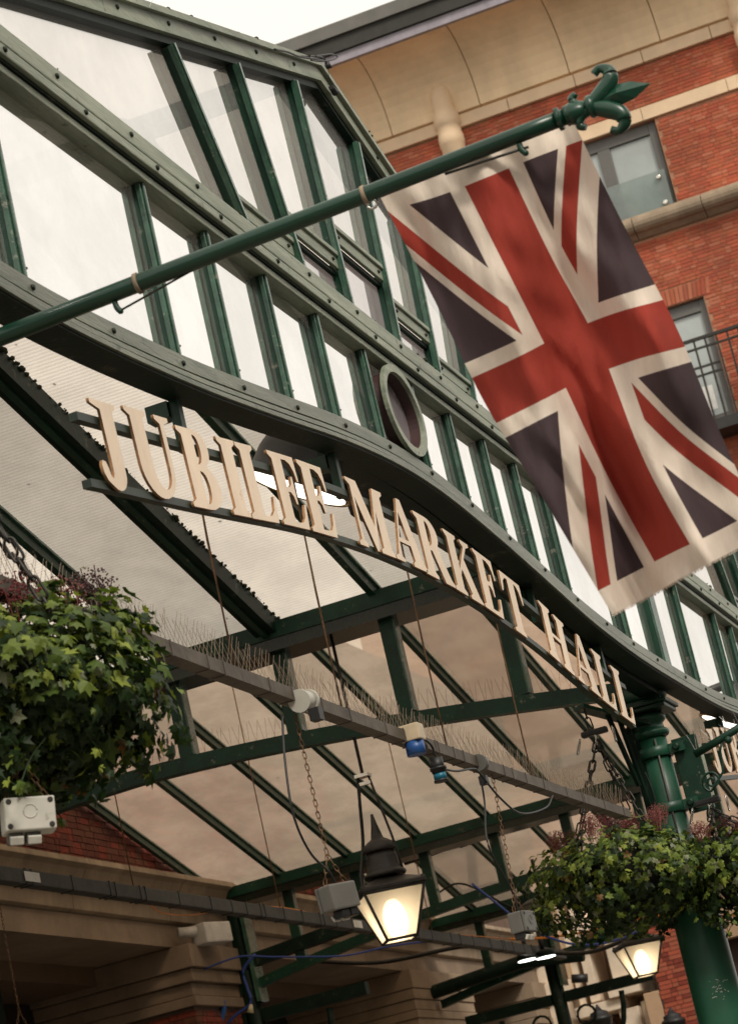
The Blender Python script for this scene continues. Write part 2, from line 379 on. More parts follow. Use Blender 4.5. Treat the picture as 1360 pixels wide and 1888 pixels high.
for z in (5.265, 5.42):
    q = bmn(); lathe(q, [(.012, 0), (.016, .004), (.016, .014), (.01, .018)], 14, Matrix.Translation((XB-.022, 1.90, z)) @ Matrix.Rotation(-PI/2, 4, 'Y')); obj('glass_fixing', q, STEEL, w1)
q = bmn(); box2(q, (XB+.044, 1.93, 5.27), (XB+.047, 2.06, 5.36)); obj('blind', q, mat('pale_aqua_blind', (.5, .75, .72), .6), w1)
w2 = window(far, 1.835, 2.42, 3.96, 4.684, [])
q = bmn(); box2(q, (XB+.046, 1.93, 4.06), (XB+.05, 2.1, 4.2)); obj('blind', q, mat('white_blind', (.8, .78, .74), .6), w2)
# balcony with iron railing
bal = thing('balcony', (XB, 1.9, 3.88), 'black iron balcony railing in front of the lower window on the brick building', 'balcony')
q = bmn(); box2(q, (XB-.22, 1.15, 3.87), (XB-.004, 2.5, 3.93)); obj('slab', q, mat('dark_slab', (.03, .028, .026), .7), bal)
q = bmn(); box2(q, (XB-.215, 1.15, 4.385), (XB-.195, 2.5, 4.402)); obj('handrail', q, IRON, bal)
q = bmn(); box2(q, (XB-.212, 1.15, 4.335), (XB-.198, 2.5, 4.346)); obj('rail', q, IRON, bal)
for zz in (4.185, 4.23):
    q = bmn(); box2(q, (XB-.212, 1.82, zz), (XB-.198, 2.12, zz+.01)); obj('rail', q, IRON, bal)
y = 1.18
while y < 2.5:
    q = bmn(); box2(q, (XB-.211, y, 3.93), (XB-.199, y+.010, 4.335 if round(y*100) % 3 else 4.385)); obj('baluster', q, IRON, bal); y += .062
# ---------------- market hall wall behind the canopy (plane y = 3.4)
YW = 3.4
hall = thing('market_hall', (8, YW, -.45), 'old market hall wall with dark red brick above a moulded stone cornice, behind the canopy', 'building')
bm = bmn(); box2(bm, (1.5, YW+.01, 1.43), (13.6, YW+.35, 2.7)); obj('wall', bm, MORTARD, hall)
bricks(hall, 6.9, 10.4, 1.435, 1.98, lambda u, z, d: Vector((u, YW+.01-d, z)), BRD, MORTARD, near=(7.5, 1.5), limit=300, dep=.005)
q = bmn(); prof = [(0, 1.43), (-.10, 1.425), (-.105, 1.405), (-.085, 1.395), (-.07, 1.37), (-.045, 1.355), (-.04, 1.335), (-.025, 1.33), (-.02, 1.285), (0, 1.28), (.3, 1.28), (.3, 1.43)]
x = 1.5
while x < 13:
    q = bmn(); slab(q, [(x, YW+a, z) for a, z in prof], (.76, 0, 0)); obj('cornice_stone', q, STONE, hall, bevel=.002); x += .764
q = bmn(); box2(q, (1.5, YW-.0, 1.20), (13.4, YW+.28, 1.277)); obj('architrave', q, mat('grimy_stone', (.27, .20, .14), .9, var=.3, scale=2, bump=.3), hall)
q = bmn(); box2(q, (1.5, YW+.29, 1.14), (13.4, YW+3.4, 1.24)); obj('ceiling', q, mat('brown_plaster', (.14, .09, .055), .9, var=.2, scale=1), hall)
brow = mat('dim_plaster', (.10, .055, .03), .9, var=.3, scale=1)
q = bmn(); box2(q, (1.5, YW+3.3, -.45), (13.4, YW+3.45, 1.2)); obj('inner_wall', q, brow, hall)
def pier(x0, x1, stone=False, y1=YW+.55):
    st = mat('tan_pier_stone', (.33, .24, .16), .9, var=.25, scale=2, bump=.3) if stone else MATS['grimy_stone']
    for z0, z1, pr in ((1.12, 1.198, .045), (1.075, 1.118, .03), (1.03, 1.073, .012), (.995, 1.028, .022)):
        pr *= .35 if stone else 1; q = bmn(); box2(q, (x0-pr, YW-.02-pr, z0), (x1+pr, y1, z1)); obj('capital_course', q, st, hall, bevel=.003)
    q = bmn(); box2(q, (x0, YW-.02, -.45), (x1, y1, .993)); obj('pier_core', q, st if stone else MORTARD, hall)
    if not stone:
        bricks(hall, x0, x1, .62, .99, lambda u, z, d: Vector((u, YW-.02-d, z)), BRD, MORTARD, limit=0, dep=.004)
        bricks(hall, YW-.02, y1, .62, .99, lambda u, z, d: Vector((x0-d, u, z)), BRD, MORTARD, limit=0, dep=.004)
pier(8.42, 8.95); pier(10.85, 11.7, True); pier(12.75, 13.3, True)
for x, y in ((7.75, 3.85), (9.8, 3.9), (12.2, 3.85)):
    t = thing('iron_column', (x, y, -.45), {7.75: 'dark square iron column inside the arcade at the lower left edge', 9.8: 'dark iron column inside the arcade right of the brick pier', 12.2: 'dark iron column inside the arcade beside the pale stone pier'}[x], 'column', 'columns inside the arcade')
    q = bmn(); box2(q, (x-.05, y-.05, -.45), (x+.05, y+.05, 1.02)); obj('shaft', q, GREEND, t, bevel=.006)
    q = bmn(); box2(q, (x-.075, y-.075, 1.022), (x+.075, y+.075, 1.14)); obj('head', q, GREEND, t, bevel=.008)
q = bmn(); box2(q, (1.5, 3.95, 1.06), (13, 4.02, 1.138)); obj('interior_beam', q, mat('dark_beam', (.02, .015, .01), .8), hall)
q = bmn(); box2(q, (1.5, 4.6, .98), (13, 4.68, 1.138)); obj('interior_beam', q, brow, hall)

# ---------------- pale stone portico at the far right bottom
por = thing('stone_portico', (13.2, 3.0, -.45), 'pale stone doorway with stepped pilasters under the far end of the canopy', 'building')
def pb_(name, y0, y1, z0, z1, x0=13.0, mt=STONEW, d=.3):
    q = bmn(); box2(q, (x0, y0, z0), (x0+d, y1, z1)); return obj(name, q, mt, por, bevel=.004)
pb_('wall', 2.35, 3.9, -.45, 1.9, 13.35, mat('tan_render', (.40, .26, .16), .9, var=.15, scale=1), .2)
pb_('pilaster', 3.28, 3.42, -.45, 1.12); pb_('capital', 3.25, 3.46, 1.122, 1.19, 12.96, d=.35); pb_('pilaster_top', 3.30, 3.40, 1.192, 1.5)
pb_('pilaster', 3.20, 3.235, 1.05, 1.62, 13.05); pb_('pilaster', 3.12, 3.17, 1.05, 1.65, 13.02); pb_('panel', 3.236, 3.279, 1.05, 1.6, 13.12)
pb_('transom', 3.0, 3.25, .985, 1.04, 12.98); pb_('pilaster', 2.94, 3.04, -.45, .98, 13.0); pb_('capital', 2.90, 3.06, 1.042, 1.13, 12.95, d=.35)
pb_('pilaster_top', 2.95, 3.03, 1.132, 1.38); pb_('step_stone', 2.86, 2.938, -.45, 1.0, 13.06); pb_('cornice_stone', 2.85, 3.12, 1.385, 1.43, 12.94, d=.35)
pb_('panel', 3.045, 3.279, -.45, .98, 13.22, mt=brow, d=.05)
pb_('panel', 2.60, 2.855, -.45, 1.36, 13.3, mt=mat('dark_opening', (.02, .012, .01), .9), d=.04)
pb_('pier', 2.80, 2.88, -.45, 1.02, 12.9, mt=mat('tan_stone', (.5, .33, .2), .85, var=.1), d=.2)
por2 = thing('brick_pier', (12.9, 2.7, -.45), 'red brick pier beside the far lantern, left of the green column', 'pier')
q = bmn(); box2(q, (12.9, 2.55, -.45), (13.2, 2.795, 1.45)); obj('core', q, MORTARD, por2)
bricks(por2, 2.55, 2.795, .8, 1.44, lambda u, z, d: Vector((12.9-d, u, z)), BR[2:4]+BRD[:1], MORTARD, limit=120, near=(2.7, 1.1), dep=.005)
por3 = thing('tan_wall', (13.1, 2.2, -.45), 'tan rendered wall with dark opening behind the green column at the right edge', 'wall')
q = bmn(); box2(q, (13.05, 1.2, 1.19), (13.25, 2.54, 1.44)); obj('lintel', q, MATS['tan_render'], por3)
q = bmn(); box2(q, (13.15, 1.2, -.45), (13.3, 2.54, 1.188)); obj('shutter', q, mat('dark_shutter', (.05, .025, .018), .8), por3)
q = bmn(); box2(q, (13.0, 1.2, 1.442), (13.3, 2.54, 1.52)); obj('coping', q, STONE, por3)
for (px, py, lb) in ((1105, 1875, 'small dark lantern head on the stone doorway at the bottom edge'), (1240, 1880, 'small dark lantern head beside the green column at the bottom edge')):
    p = at(px, py, x=12.75); t = thing('wall_lantern', p - Vector((0, 0, .06)), lb, 'lantern', 'wall lanterns at the bottom edge')
    q = bmn(); lathe(q, [(.03, -.14), (.06, -.02), (.065, -.015), (.055, 0), (.045, .004), (.045, .02), (.02, .03), (.008, .05), (.002, .06)], 6, Matrix.Translation(p)); obj('lantern_body', q, BLACK, t)
    q = bmn(); tube(q, [p, p+Vector((.2, 0, -.02)), p+Vector((.4, 0, -.08))], .008); obj('bracket', q, BLACK, t)
p = at(1068, 1806, x=12.85); t = thing('security_camera', p, 'small dark security camera fixed to the pale stone doorway', 'camera')
q = bmn(); tube(q, [p+Vector((-.01, .035, .01)), p+Vector((0, -.04, -.005))], .022, 14); obj('body', q, BLACK, t)
q = bmn(); tube(q, [p+Vector((0, .01, 0)), p+Vector((.1, .02, .02)), p+Vector((.2, .02, .02))], .008); obj('bracket', q, BLACK, t)

# ================================================================= CANOPY
canopy = thing('glass_canopy', (5.475, 1.03, 0), 'green iron and glass market canopy with gabled front, curved sill and ridged glass roof', 'canopy')
HB = 1.685; XC = [3.79, 7.16]                    # bay centres
XV = [2.105, 5.475, 8.845, 11.17]               # valleys (column lines)
SIL = [(0, 1.169), (.095, 1.1675), (.19, 1.163), (.375, 1.148), (.65, 1.118), (.93, 1.088), (1.19, 1.068), (1.385, 1.060), (1.685, 1.066)]
SILL = [(0, 1.169), (.095, 1.1675), (.19, 1.163), (.375, 1.148), (.65, 1.115), (.93, 1.0845), (1.19, 1.065), (1.385, 1.057), (1.685, 1.064)]
SILR = [(0, 1.169), (.095, 1.1675), (.19, 1.163), (.375, 1.149), (.65, 1.124), (.93, 1.0955), (1.19, 1.081), (1.385, 1.0755), (1.685, 1.0745)]
def zs(x):
    c = XC[0] if x < XV[1] else XC[1]
    d = x-c; tb = SILR if d > 0 else SILL
    if x > XV[1]: tb = [(a, b) for a, b in SILR]
    tot = 0
    for e in (-.08, -.04, 0, .04, .08): tot += interp(tb, min(HB, abs(d+e)))
    return tot/5
TZ = 1.378
def zg(x, c): return 1.846-.2815*abs(x-c)
def sweep(bm, xs, zf, y0, y1, za, zb):
    for a, b in zip(xs, xs[1:]): pass
    ring = []
    for x in xs:
        z = zf(x); ring.append([bm.verts.new((x, y, z+dz)) for y, dz in ((y0, za), (y1, za), (y1, zb), (y0, zb))])
    for p, q in zip(ring, ring[1:]):
        for k in range(4): bm.faces.new((p[k], p[(k+1) % 4], q[(k+1) % 4], q[k])).smooth = False
    bm.faces.new(ring[0][::-1]); bm.faces.new(ring[-1])
def frange(a, b, n): return [a+(b-a)*i/n for i in range(n+1)]
for ci, c in enumerate(XC):
    xs = frange(c-HB+.001, c+HB-.001, 80)
    for nm, y0, y1, za, zb, mt in (('sill_rail', .988, 1.02, 0, -.019, SAGED), ('sill_groove', .996, 1.02, -.0192, -.0235, GREEND), ('sill_moulding', .985, 1.02, -.0237, -.030, SAGED),
                                   ('sill_web', .994, 1.02, -.0302, -.040, GREEND), ('sill_flange', .982, 1.022, -.0402, -.0465, GREEND), ('sill_lip', .978, .984, -.037, -.043, SAGED)):
        q = bmn(); sweep(q, xs, zs, y0, y1, za, zb); obj(nm, q, mt, canopy)
    q = bmn(); xr = frange(c-.25, c+HB-.06, 40); sweep(q, xr, lambda x: zs(x)+.012-.012*(x-c)/HB, 1.024, 1.062, -.02, -.058); obj('sill_beam', q, GREEND, canopy)
    q = bmn(); sweep(q, [c-HB+.001, c+HB-.001], lambda x: TZ, .984, 1.018, 0, -.026); obj('top_rail', q, SAGE, canopy, bevel=.002)
    q = bmn(); sweep(q, [c-HB+.001, c+HB-.001], lambda x: TZ, .992, 1.018, -.0262, -.031); obj('rail_groove', q, GREEND, canopy)
    q = bmn(); sweep(q, [c-HB+.001, c+HB-.001], lambda x: TZ, .981, 1.018, -.0312, -.045); obj('middle_rail', q, SAGE, canopy, bevel=.0015)
    q = bmn(); sweep(q, [c-HB+.001, c+HB-.001], lambda x: TZ, .987, 1.018, -.0452, -.049); obj('rail_groove', q, GREEND, canopy)
    q = bmn(); sweep(q, [c-HB+.001, c+HB-.001], lambda x: TZ, .990, 1.012, -.0492, -.060); obj('lower_rail', q, SAGE, canopy, bevel=.0015)
    for a, b in ((c-HB+.02, c), (c, c+HB-.02)):
        e = 0 if a == c else .0
        q = bmn(); sweep(q, [a, b], lambda x: zg(x, c), .985, 1.03, 0, -.010); obj('gable_capping', q, SAGE, canopy)
        q = bmn(); sweep(q, [a, b], lambda x: zg(x, c), .992, 1.03, -.0102, -.034); obj('gable_rail', q, SAGE, canopy)
        q = bmn(); sweep(q, [a, b], lambda x: zg(x, c), 1.0, 1.03, -.0342, -.046); obj('gable_rail_inner', q, GREEND, canopy)
    # lower mullions
    mxs = [c-HB+.325, c-.935, c-.73, c-.523, c-.318, c-.112, c+.118, c+.318, c+.517, c+.712, c+.915, c+HB-.325]
    edge = [c-HB+.03] + mxs + [c+HB-.03]
    for x in mxs:
        lo, hi = zs(x)+.0005, TZ-.0605
        q = bmn(); box2(q, (x-.005, 1.004, lo), (x+.005, 1.0105, hi)); mo = obj('mullion', q, GREEN, canopy)
        q = bmn(); box2(q, (x-.008, .9975, lo), (x+.008, 1.0038, hi)); box2(q, (x-.003, .9945, lo), (x+.003, .9974, hi)); obj('cap', q, NOSE, mo, bevel=.001)
    x = c+HB       # double mullion at the joint of two bays
    for e in (-.022, -.008, .006, .020):
        q = bmn(); box2(q, (x+e-.004, .994, zs(x-.01)+.001), (x+e+.004, 1.0, TZ-.0605)); obj('joint_strip', q, NOSE, canopy)
    q = bmn(); box2(q, (x-.028, 1.0005, zs(x-.01)+.001), (x+.026, 1.016, TZ-.0605)); obj('joint_mullion', q, GREEN, canopy)
    for a, b in zip(edge, edge[1:]):
        q = bmn(); xs2 = frange(a+.0055, b-.0055, max(2, int((b-a)/.06)))
        v0 = [q.verts.new((x, 1.0098, zs(x)-.002)) for x in xs2]; v1 = [q.verts.new((x, 1.0098, TZ-.055)) for x in xs2]
        for i in range(len(xs2)-1): q.faces.new((v0[i], v0[i+1], v1[i+1], v1[i]))
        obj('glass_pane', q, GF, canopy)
    # upper fan bars, transoms and panes
    ub = [(c-.54, c-.695), (c-.323, c-.42), (c-.116, c-.134), (c+.113, c+.152), (c+.322, c+.37), (c+.524, c+.60)]
    def bx(i, z):
        x0, x1 = ub[i]; zt = zg(x1, c)-.046; return x0+(x1-x0)*(z-TZ)/(zt-TZ)
    for i, (x0, x1) in enumerate(ub):
        zt = zg(x1, c)-.0465; d = Vector((x1-x0, 0, zt-TZ))
        q = bmn(); bar(q, (x0, 1.009, TZ), (x1, 1.009, zt), .011, .010, Vector((0, 0, 1)).cross(d).cross(d) if 0 else Vector((1, 0, 0)))
        mo = obj('gable_bar', q, GREEN, canopy)
        q = bmn(); bar(q, (x0, .9995, TZ), (x1, .9995, zt), .007, .016, Vector((1, 0, 0))); bar(q, (x0, .9945, TZ), (x1, .9945, zt), .0025, .007, Vector((1, 0, 0)))
        obj('cap', q, NOSE, mo)
    tz = [1.425, 1.471, 1.524, 1.471, 1.425]
    ends = [c-HB+.15] + [None]*6 + [c+HB-.15]
    for i in range(5):
        z = tz[i]; a, b = bx(i, z)+.0075, bx(i+1, z)-.0075
        q = bmn(); box2(q, (a, .996, z-.004), (b, 1.004, z+.004)); box2(q, (a, 1.0, z-.024), (b, 1.006, z-.0045)); t_ = obj('transom', q, SAGE, canopy, bevel=.001)
        q = bmn(); box2(q, (a, 1.0065, z-.032), (b, 1.013, z-.0245)); obj('transom_web', q, GREEND, t_)
        for (z0, z1f, gm) in ((TZ-.004, z-.03, GU), (z, None, GF)):
            q = bmn(); l0, r0 = bx(i, z0), bx(i+1, z0)
            if z1f: pts = [(l0, z0), (r0, z0), (bx(i+1, z1f), z1f), (bx(i, z1f), z1f)]
            else:
                xa, xb = ub[i][1], ub[i+1][1]; pts = [(l0, z0), (r0, z0), (xb, zg(xb, c)-.04)] + ([(c, zg(c, c)-.04)] if xa < c < xb else []) + [(xa, zg(xa, c)-.04)]
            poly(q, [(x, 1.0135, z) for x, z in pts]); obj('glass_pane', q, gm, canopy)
    for sgn, i in ((-1, 0), (1, 5)):
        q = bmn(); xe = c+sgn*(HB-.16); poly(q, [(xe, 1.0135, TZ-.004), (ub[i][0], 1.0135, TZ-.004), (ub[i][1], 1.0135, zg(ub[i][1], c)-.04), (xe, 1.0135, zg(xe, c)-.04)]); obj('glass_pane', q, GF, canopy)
    # bolts
    q = bmn()
    def bolt(x, z, y=.9835, r=.0036):
        lathe(q, [(r, 0), (r, .002), (r*.5, .0032)], 8, Matrix.Translation((x, y, z)) @ Matrix.Rotation(PI/2, 4, 'X'))
    x = c-HB+.09
    while x < c+HB:
        bolt(x, TZ-.013, .984); bolt(x+.06, TZ-.038, .981); bolt(x+.02, zs(x)-.010, .988); x += .207
    for x in mxs:
        bolt(x+.0045, zs(x)+.018, .9972, .0018); bolt(x+.0045, TZ-.08, .9972, .0018)
    for i in range(6):
        for f in (.06, .5, .93):
            z = TZ+(zg(ub[i][1], c)-.05-TZ)*f; bolt(bx(i, z), z, .9962, .002)
    for i in range(5): bolt(bx(i, tz[i])+.03, tz[i]-.014, 1.0, .003); bolt(bx(i+1, tz[i])-.03, tz[i]-.014, 1.0, .003)
    for k in range(-7, 8): bolt(c+k*.19+.05, zg(c+k*.19+.05, c)-.02, .992, .0035)
    obj('bolts', q, BOLT, canopy, kind='stuff')
    # lichen and dead leaves caught on the ledges
    q = bmn()
    for k in range(260):
        x = c + random.uniform(-HB, HB)*1.0; s = random.uniform(.0008, .0034)*(1.6 if random.random() < .12 else 1)
        if random.random() < .7: z = TZ+s*.2
        else: x = c+random.gauss(0, .5); z = zg(x, c)+s*.2
        bmesh.ops.create_icosphere(q, subdivisions=1, radius=s, matrix=Matrix.Translation((x, random.uniform(.984, 1.0), z)) @ Matrix.Diagonal((random.uniform(.8, 2.6), 1, random.uniform(.4, 1.2), 1)))
    obj('ledge_debris', q, MOSS, canopy, kind='stuff')
# oval window ring between the two centre mullions
def oval(q, cx, cz, a, b, t, y0, y1, n=48):
    v = []
    for k in range(n):
        u = 2*PI*k/n; cu, su = math.cos(u), math.sin(u)
        v.append([q.verts.new((cx+r1*cu, y, cz+r2*su)) for r1, r2, y in ((a, b, y0), (a, b, y1), (a-t, b-t, y1), (a-t, b-t, y0))])
    for k in range(n):
        p, r = v[k], v[(k+1) % n]
        for j in range(4): q.faces.new((p[j], p[(j+1) % 4], r[(j+1) % 4], r[j]))
for c in XC:
    q = bmn(); oval(q, c+.003, 1.2435, .094, .0735, .013, .984, .9905); ow = obj('oval_window', q, SAGE, canopy)
    q = bmn(); oval(q, c+.003, 1.2435, .0835, .063, .003, .9907, 1.009); obj('reveal', q, mat('plum_reveal', (.05, .02, .02), .6), ow)
    q = bmn(); poly(q, [(c+.003+.0805*math.cos(k*PI/20), 1.0075, 1.2435+.060*math.sin(k*PI/20)) for k in range(40)]); obj('pane', q, GU, ow)
# ---- roof
RZ = 1.85; YB = [1.062+.2575*k for k in range(10)]
def roofz(x, c, h): return RZ-.262*abs(x-c) if h is None else h-.262*abs(x-c)
ROOFS = [(XV[0], XV[1], 3.79, GR1), (XV[1], XV[2], 7.16, GR2), (XV[2], XV[3], (XV[2]+XV[3])/2, GR2)]
for ri, (xa, xb, xc, gm) in enumerate(ROOFS):
    half = (xb-xa)/2; top = 1.41+.262*half
    for sgn in (-1, 1):
        xe = xc+sgn*half
        for i in range(len(YB)-1):
            q = bmn(); y0, y1 = YB[i]+.006, YB[i+1]-.006
            n = 6
            for a in range(n):
                pass
            poly(q, [(xc, y0, top+.006), (xe, y0, 1.416), (xe, y1, 1.416), (xc, y1, top+.006)]); obj('roof_pane', q, gm, canopy)
        for i, y in enumerate(YB):
            thick = ri == 0 and i == 3
            wd = .048 if thick else .016; hh = .03 if not thick else .045
            q = bmn(); bar(q, (xc, y, top-hh/2+.004), (xe, y, 1.41-hh/2+.004), wd, hh); o = obj('rafter' if thick else 'roof_bar', q, GREEND if thick else GREEN, canopy)
            if sgn == 1 and not thick:
                q = bmn(); bar(q, (xc, y-.0115, top+.001), (xe, y-.0115, 1.411), .006, .006); obj('bar_flange', q, NOSE, o)
            if thick and sgn == 1:
                q = bmn(); bar(q, (xc, y, top-.046), (xe, y, 1.41-.046), .014, .008); obj('rib', q, GREEN, o)
                q = bmn()
                for k in range(620):
                    t = random.random(); sd_ = random.choice((-1, 1)); x = xc+(xe-xc)*t
                    bmesh.ops.create_icosphere(q, subdivisions=1, radius=random.choice((.001, .0015, .002, .0025, .0035, .005))*random.uniform(.7, 1.2), matrix=Matrix.Translation((x, y+sd_*random.uniform(.022, .030), top+(1.41-top)*t+.001)))
                obj('moss', q, MOSS, o, kind='stuff')
    q = bmn(); bar(q, (xc, 1.06, top), (xc, 3.38, top), .05, .05); obj('ridge_beam', q, GREEND, canopy)
q = bmn()
for k in range(520):
    x = random.uniform(XV[0]+.2, XV[2]); c = 3.79 if x < XV[1] else 7.16
    if x < c: continue
    y = random.choice(YB)+random.gauss(0, .03) if random.random() < .6 else random.uniform(1.08, 3.3)
    z = 1.85-.262*(x-c)+.008; a = random.uniform(0, 3.14); l = random.uniform(.002, .007)
    R = Matrix.Rotation(math.atan(.262), 3, 'Y') @ Matrix.Rotation(a, 3, 'Z'); box(q, (x, y, z+.001), (l, l*random.uniform(.4, .8), .0012), R)
obj('leaf_litter', q, MOSS, canopy, kind='stuff')
# ---- trusses on the column lines
def zl(y): return 1.185-.115*abs((y-2.23)/1.12)**1.6
for ti, x in enumerate(XV[1:]):
    tr = obj('truss', (lambda q: (box2(q, (x-.055, 1.062, 1.372), (x+.055, 3.40, 1.408)), q)[1])(bmn()), GREEN, canopy)
    q = bmn(); box2(q, (x-.05, 1.064, 1.345), (x+.07, 3.39, 1.3715)); obj('gutter_soffit', q, mat('glossy_soffit', (.012, .02, .012), .22, var=.4), tr)
    q = bmn(); ys = frange(1.085, 3.36, 30); ring = []
    for y in ys:
        z = zl(y); ring.append([q.verts.new((xx, y, z+dz)) for xx, dz in ((x-.018, 0), (x+.018, 0), (x+.018, -.034), (x-.018, -.034))])
    for p, r in zip(ring, ring[1:]):
        for k in range(4): q.faces.new((p[k], p[(k+1) % 4], r[(k+1) % 4], r[k]))
    q.faces.new(ring[0]); q.faces.new(ring[-1]); obj('lower_chord', q, GREEN, tr)
    for k in range(9):
        y = 1.32+.2575*k
        if y > 3.3: break
        q = bmn(); box2(q, (x-.015, y-.019, zl(y)+.0004), (x+.015, y+.013, 1.3448)); po = obj('post', q, GREEN, tr)
        q = bmn(); box2(q, (x-.016, y-.0235, zl(y)+.001), (x+.016, y-.0192, 1.3446)); obj('edge', q, NOSE, po)
    if ti == 0:
        q = bmn()
        y = 1.15
        while y < 2.6:
            z = zl(y)
            for sg in (-1, 1):
                p = Vector((x+random.uniform(-.01, .01), y, z)); h = random.uniform(.042, .052); e = Vector((random.uniform(-.012, .012), sg*random.uniform(.004, .013), h))
                tube(q, [p, p+e], .00034, 3, False)
            y += .021
        obj('bird_spikes', q, RUST, tr, kind='stuff')
# rear columns against the hall with brackets
for x, y, lb in ((8.845, 3.33, 'green iron column against the hall between cornice and left brick pier'), (11.17, 2.85, 'green iron column with scrolled brackets in front of the pale stone pier')):
    t = thing('iron_column', (x, y, -.45), lb, 'column', 'slim green columns carrying the back of the canopy')
    q = bmn(); tube(q, [(x, y, -.45), (x, y, 1.34)], .03, 14); obj('shaft', q, GREEND, t)
    q = bmn(); box2(q, (x-.04, y-.045, 1.0), (x+.04, y-.03, 1.32)); obj('flange', q, NOSE, t)
    for sg in (-1, 1):
        q = bmn(); pts = [(x, y+sg*(.03+.24*math.sin(a*PI/16)), .62+.30*(1-math.cos(a*PI/16))) for a in range(9)]; tube(q, pts, .012, 8); obj('bracket', q, GREEND, t)
        q = bmn(); box2(q, (x-.02, y+sg*.03, .93), (x+.02, y+sg*.42, .975)); obj('bracket_arm', q, GREEND, t)
        q = bmn(); ring = [(x, y+sg*(.10+.04*math.cos(a*PI/6)), .86+.04*math.sin(a*PI/6)) for a in range(13)]; tube(q, ring, .006, 6); obj('bracket_ring', q, GREEND, t)
# ---- main column
XK, YK = 5.475, 1.073
t = thing('green_column', (XK, YK, -.45), 'thick glossy green cast iron column with ringed neck and bulbous head under the canopy', 'column')
T = Matrix.Translation((XK, YK, 0))
GC = mat('green_gloss_paint', (.016, .082, .046), .38, var=.4, scale=2.2, bump=.15, bscale=10, spec=.4, wear=((.22, .25, .19), 14, .66, .5))
GCs = bpy.data.materials['green_gloss_paint']
q = bmn(); lathe(q, [(.075, -.45), (.075, -.3), (.062, -.28), (.052, .2), (.049, .60), (.047, .665), (.052, .672), (.052, .69), (.037, .705), (.034, .78), (.0325, .935)], 40, T); obj('shaft', q, GC, t)
q = bmn(); lathe(q, [(.0325, .936), (.040, .940), (.043, .946), (.040, .952), (.034, .956), (.0335, .966), (.040, .972), (.0425, .978), (.040, .984), (.036, .988)], 36, T); obj('neck_ring', q, GC, t)
q = bmn(); box2(q, (XK-.058, YK-.058, .990), (XK+.058, YK+.058, .999)); box2(q, (XK-.064, YK-.064, .9992), (XK+.064, YK+.064, 1.008)); box2(q, (XK-.052, YK-.052, 1.0082), (XK+.052, YK+.052, 1.014)); obj('abacus', q, GREEN, t, bevel=.002)
q = bmn(); lathe(q, [(.050, 1.0142), (.056, 1.022), (.056, 1.032), (.050, 1.045), (.038, 1.056), (.026, 1.062)], 32, T); obj('dome', q, GC, t)
q = bmn(); box2(q, (XK-.035, YK-.03, 1.0625), (XK+.035, YK+.03, 1.345)); box2(q, (XK-.1, YK-.028, 1.062), (XK-.036, YK+.02, 1.10)); box2(q, (XK+.036, YK-.028, 1.062), (XK+.1, YK+.02, 1.10)); obj('stub', q, GREEND, t)
for z in (.905, .785):
    q = bmn(); lathe(q, [(.0385, z-.011), (.0400, z-.010), (.0400, z+.010), (.0385, z+.011)], 36, T)
    box2(q, (XK-.02, YK-.068, z-.010), (XK-.006, YK-.036, z+.010)); o = obj('clamp', q, GC, t)
    q = bmn(); lathe(q, [(.008, 0), (.008, .006), (.005, .009)], 10, Matrix.Translation((XK-.0201, YK-.052, z)) @ Matrix.Rotation(-PI/2, 4, 'Y')); obj('bolt', q, GREEN, o)
q = bmn(); tube(q, [(XK-.034, YK-.015, .93), (XK-.0345, YK-.012, .70)], .0022, 8); obj('conduit', q, GREY, t)
q = bmn(); tube(q, arc([(XK-.03, YK+.03, .99), (XK-.03, YK+.045, .93), (XK-.036, YK+.02, .86), (XK-.037, YK+.012, .76)], 8), .0012, 6); obj('cable', q, BLACK, t)
q = bmn(); box2(q, (XK+.0, YK-.094, .765), (XK+.012, YK-.040, .925)); obj('side_plate', q, GREEN, t, bevel=.002)
q = bmn(); box2(q, (XK-.0, YK-.100, .79), (XK+.004, YK-.0945, .90)); obj('peeling_edge', q, mat('flaked_pale_paint', (.42, .45, .36), .8), t)
# chipped paint on the shaft
q = bmn()
for k in range(22):
    a = random.gauss(3.5, .18); z = random.gauss(.41, .018); r = .0508+(.45-z)*.003
    pts = [(XK+r*math.cos(a+j*.05), YK+r*math.sin(a+j*.05), z+random.uniform(-.002, .002)) for j in range(random.choice((2, 2, 3, 5)))]
    tube(q, pts, random.uniform(.0003, .0008), 4)
obj('paint_chips', q, mat('chipped_primer', (.5, .52, .45), .8), t, kind='stuff')

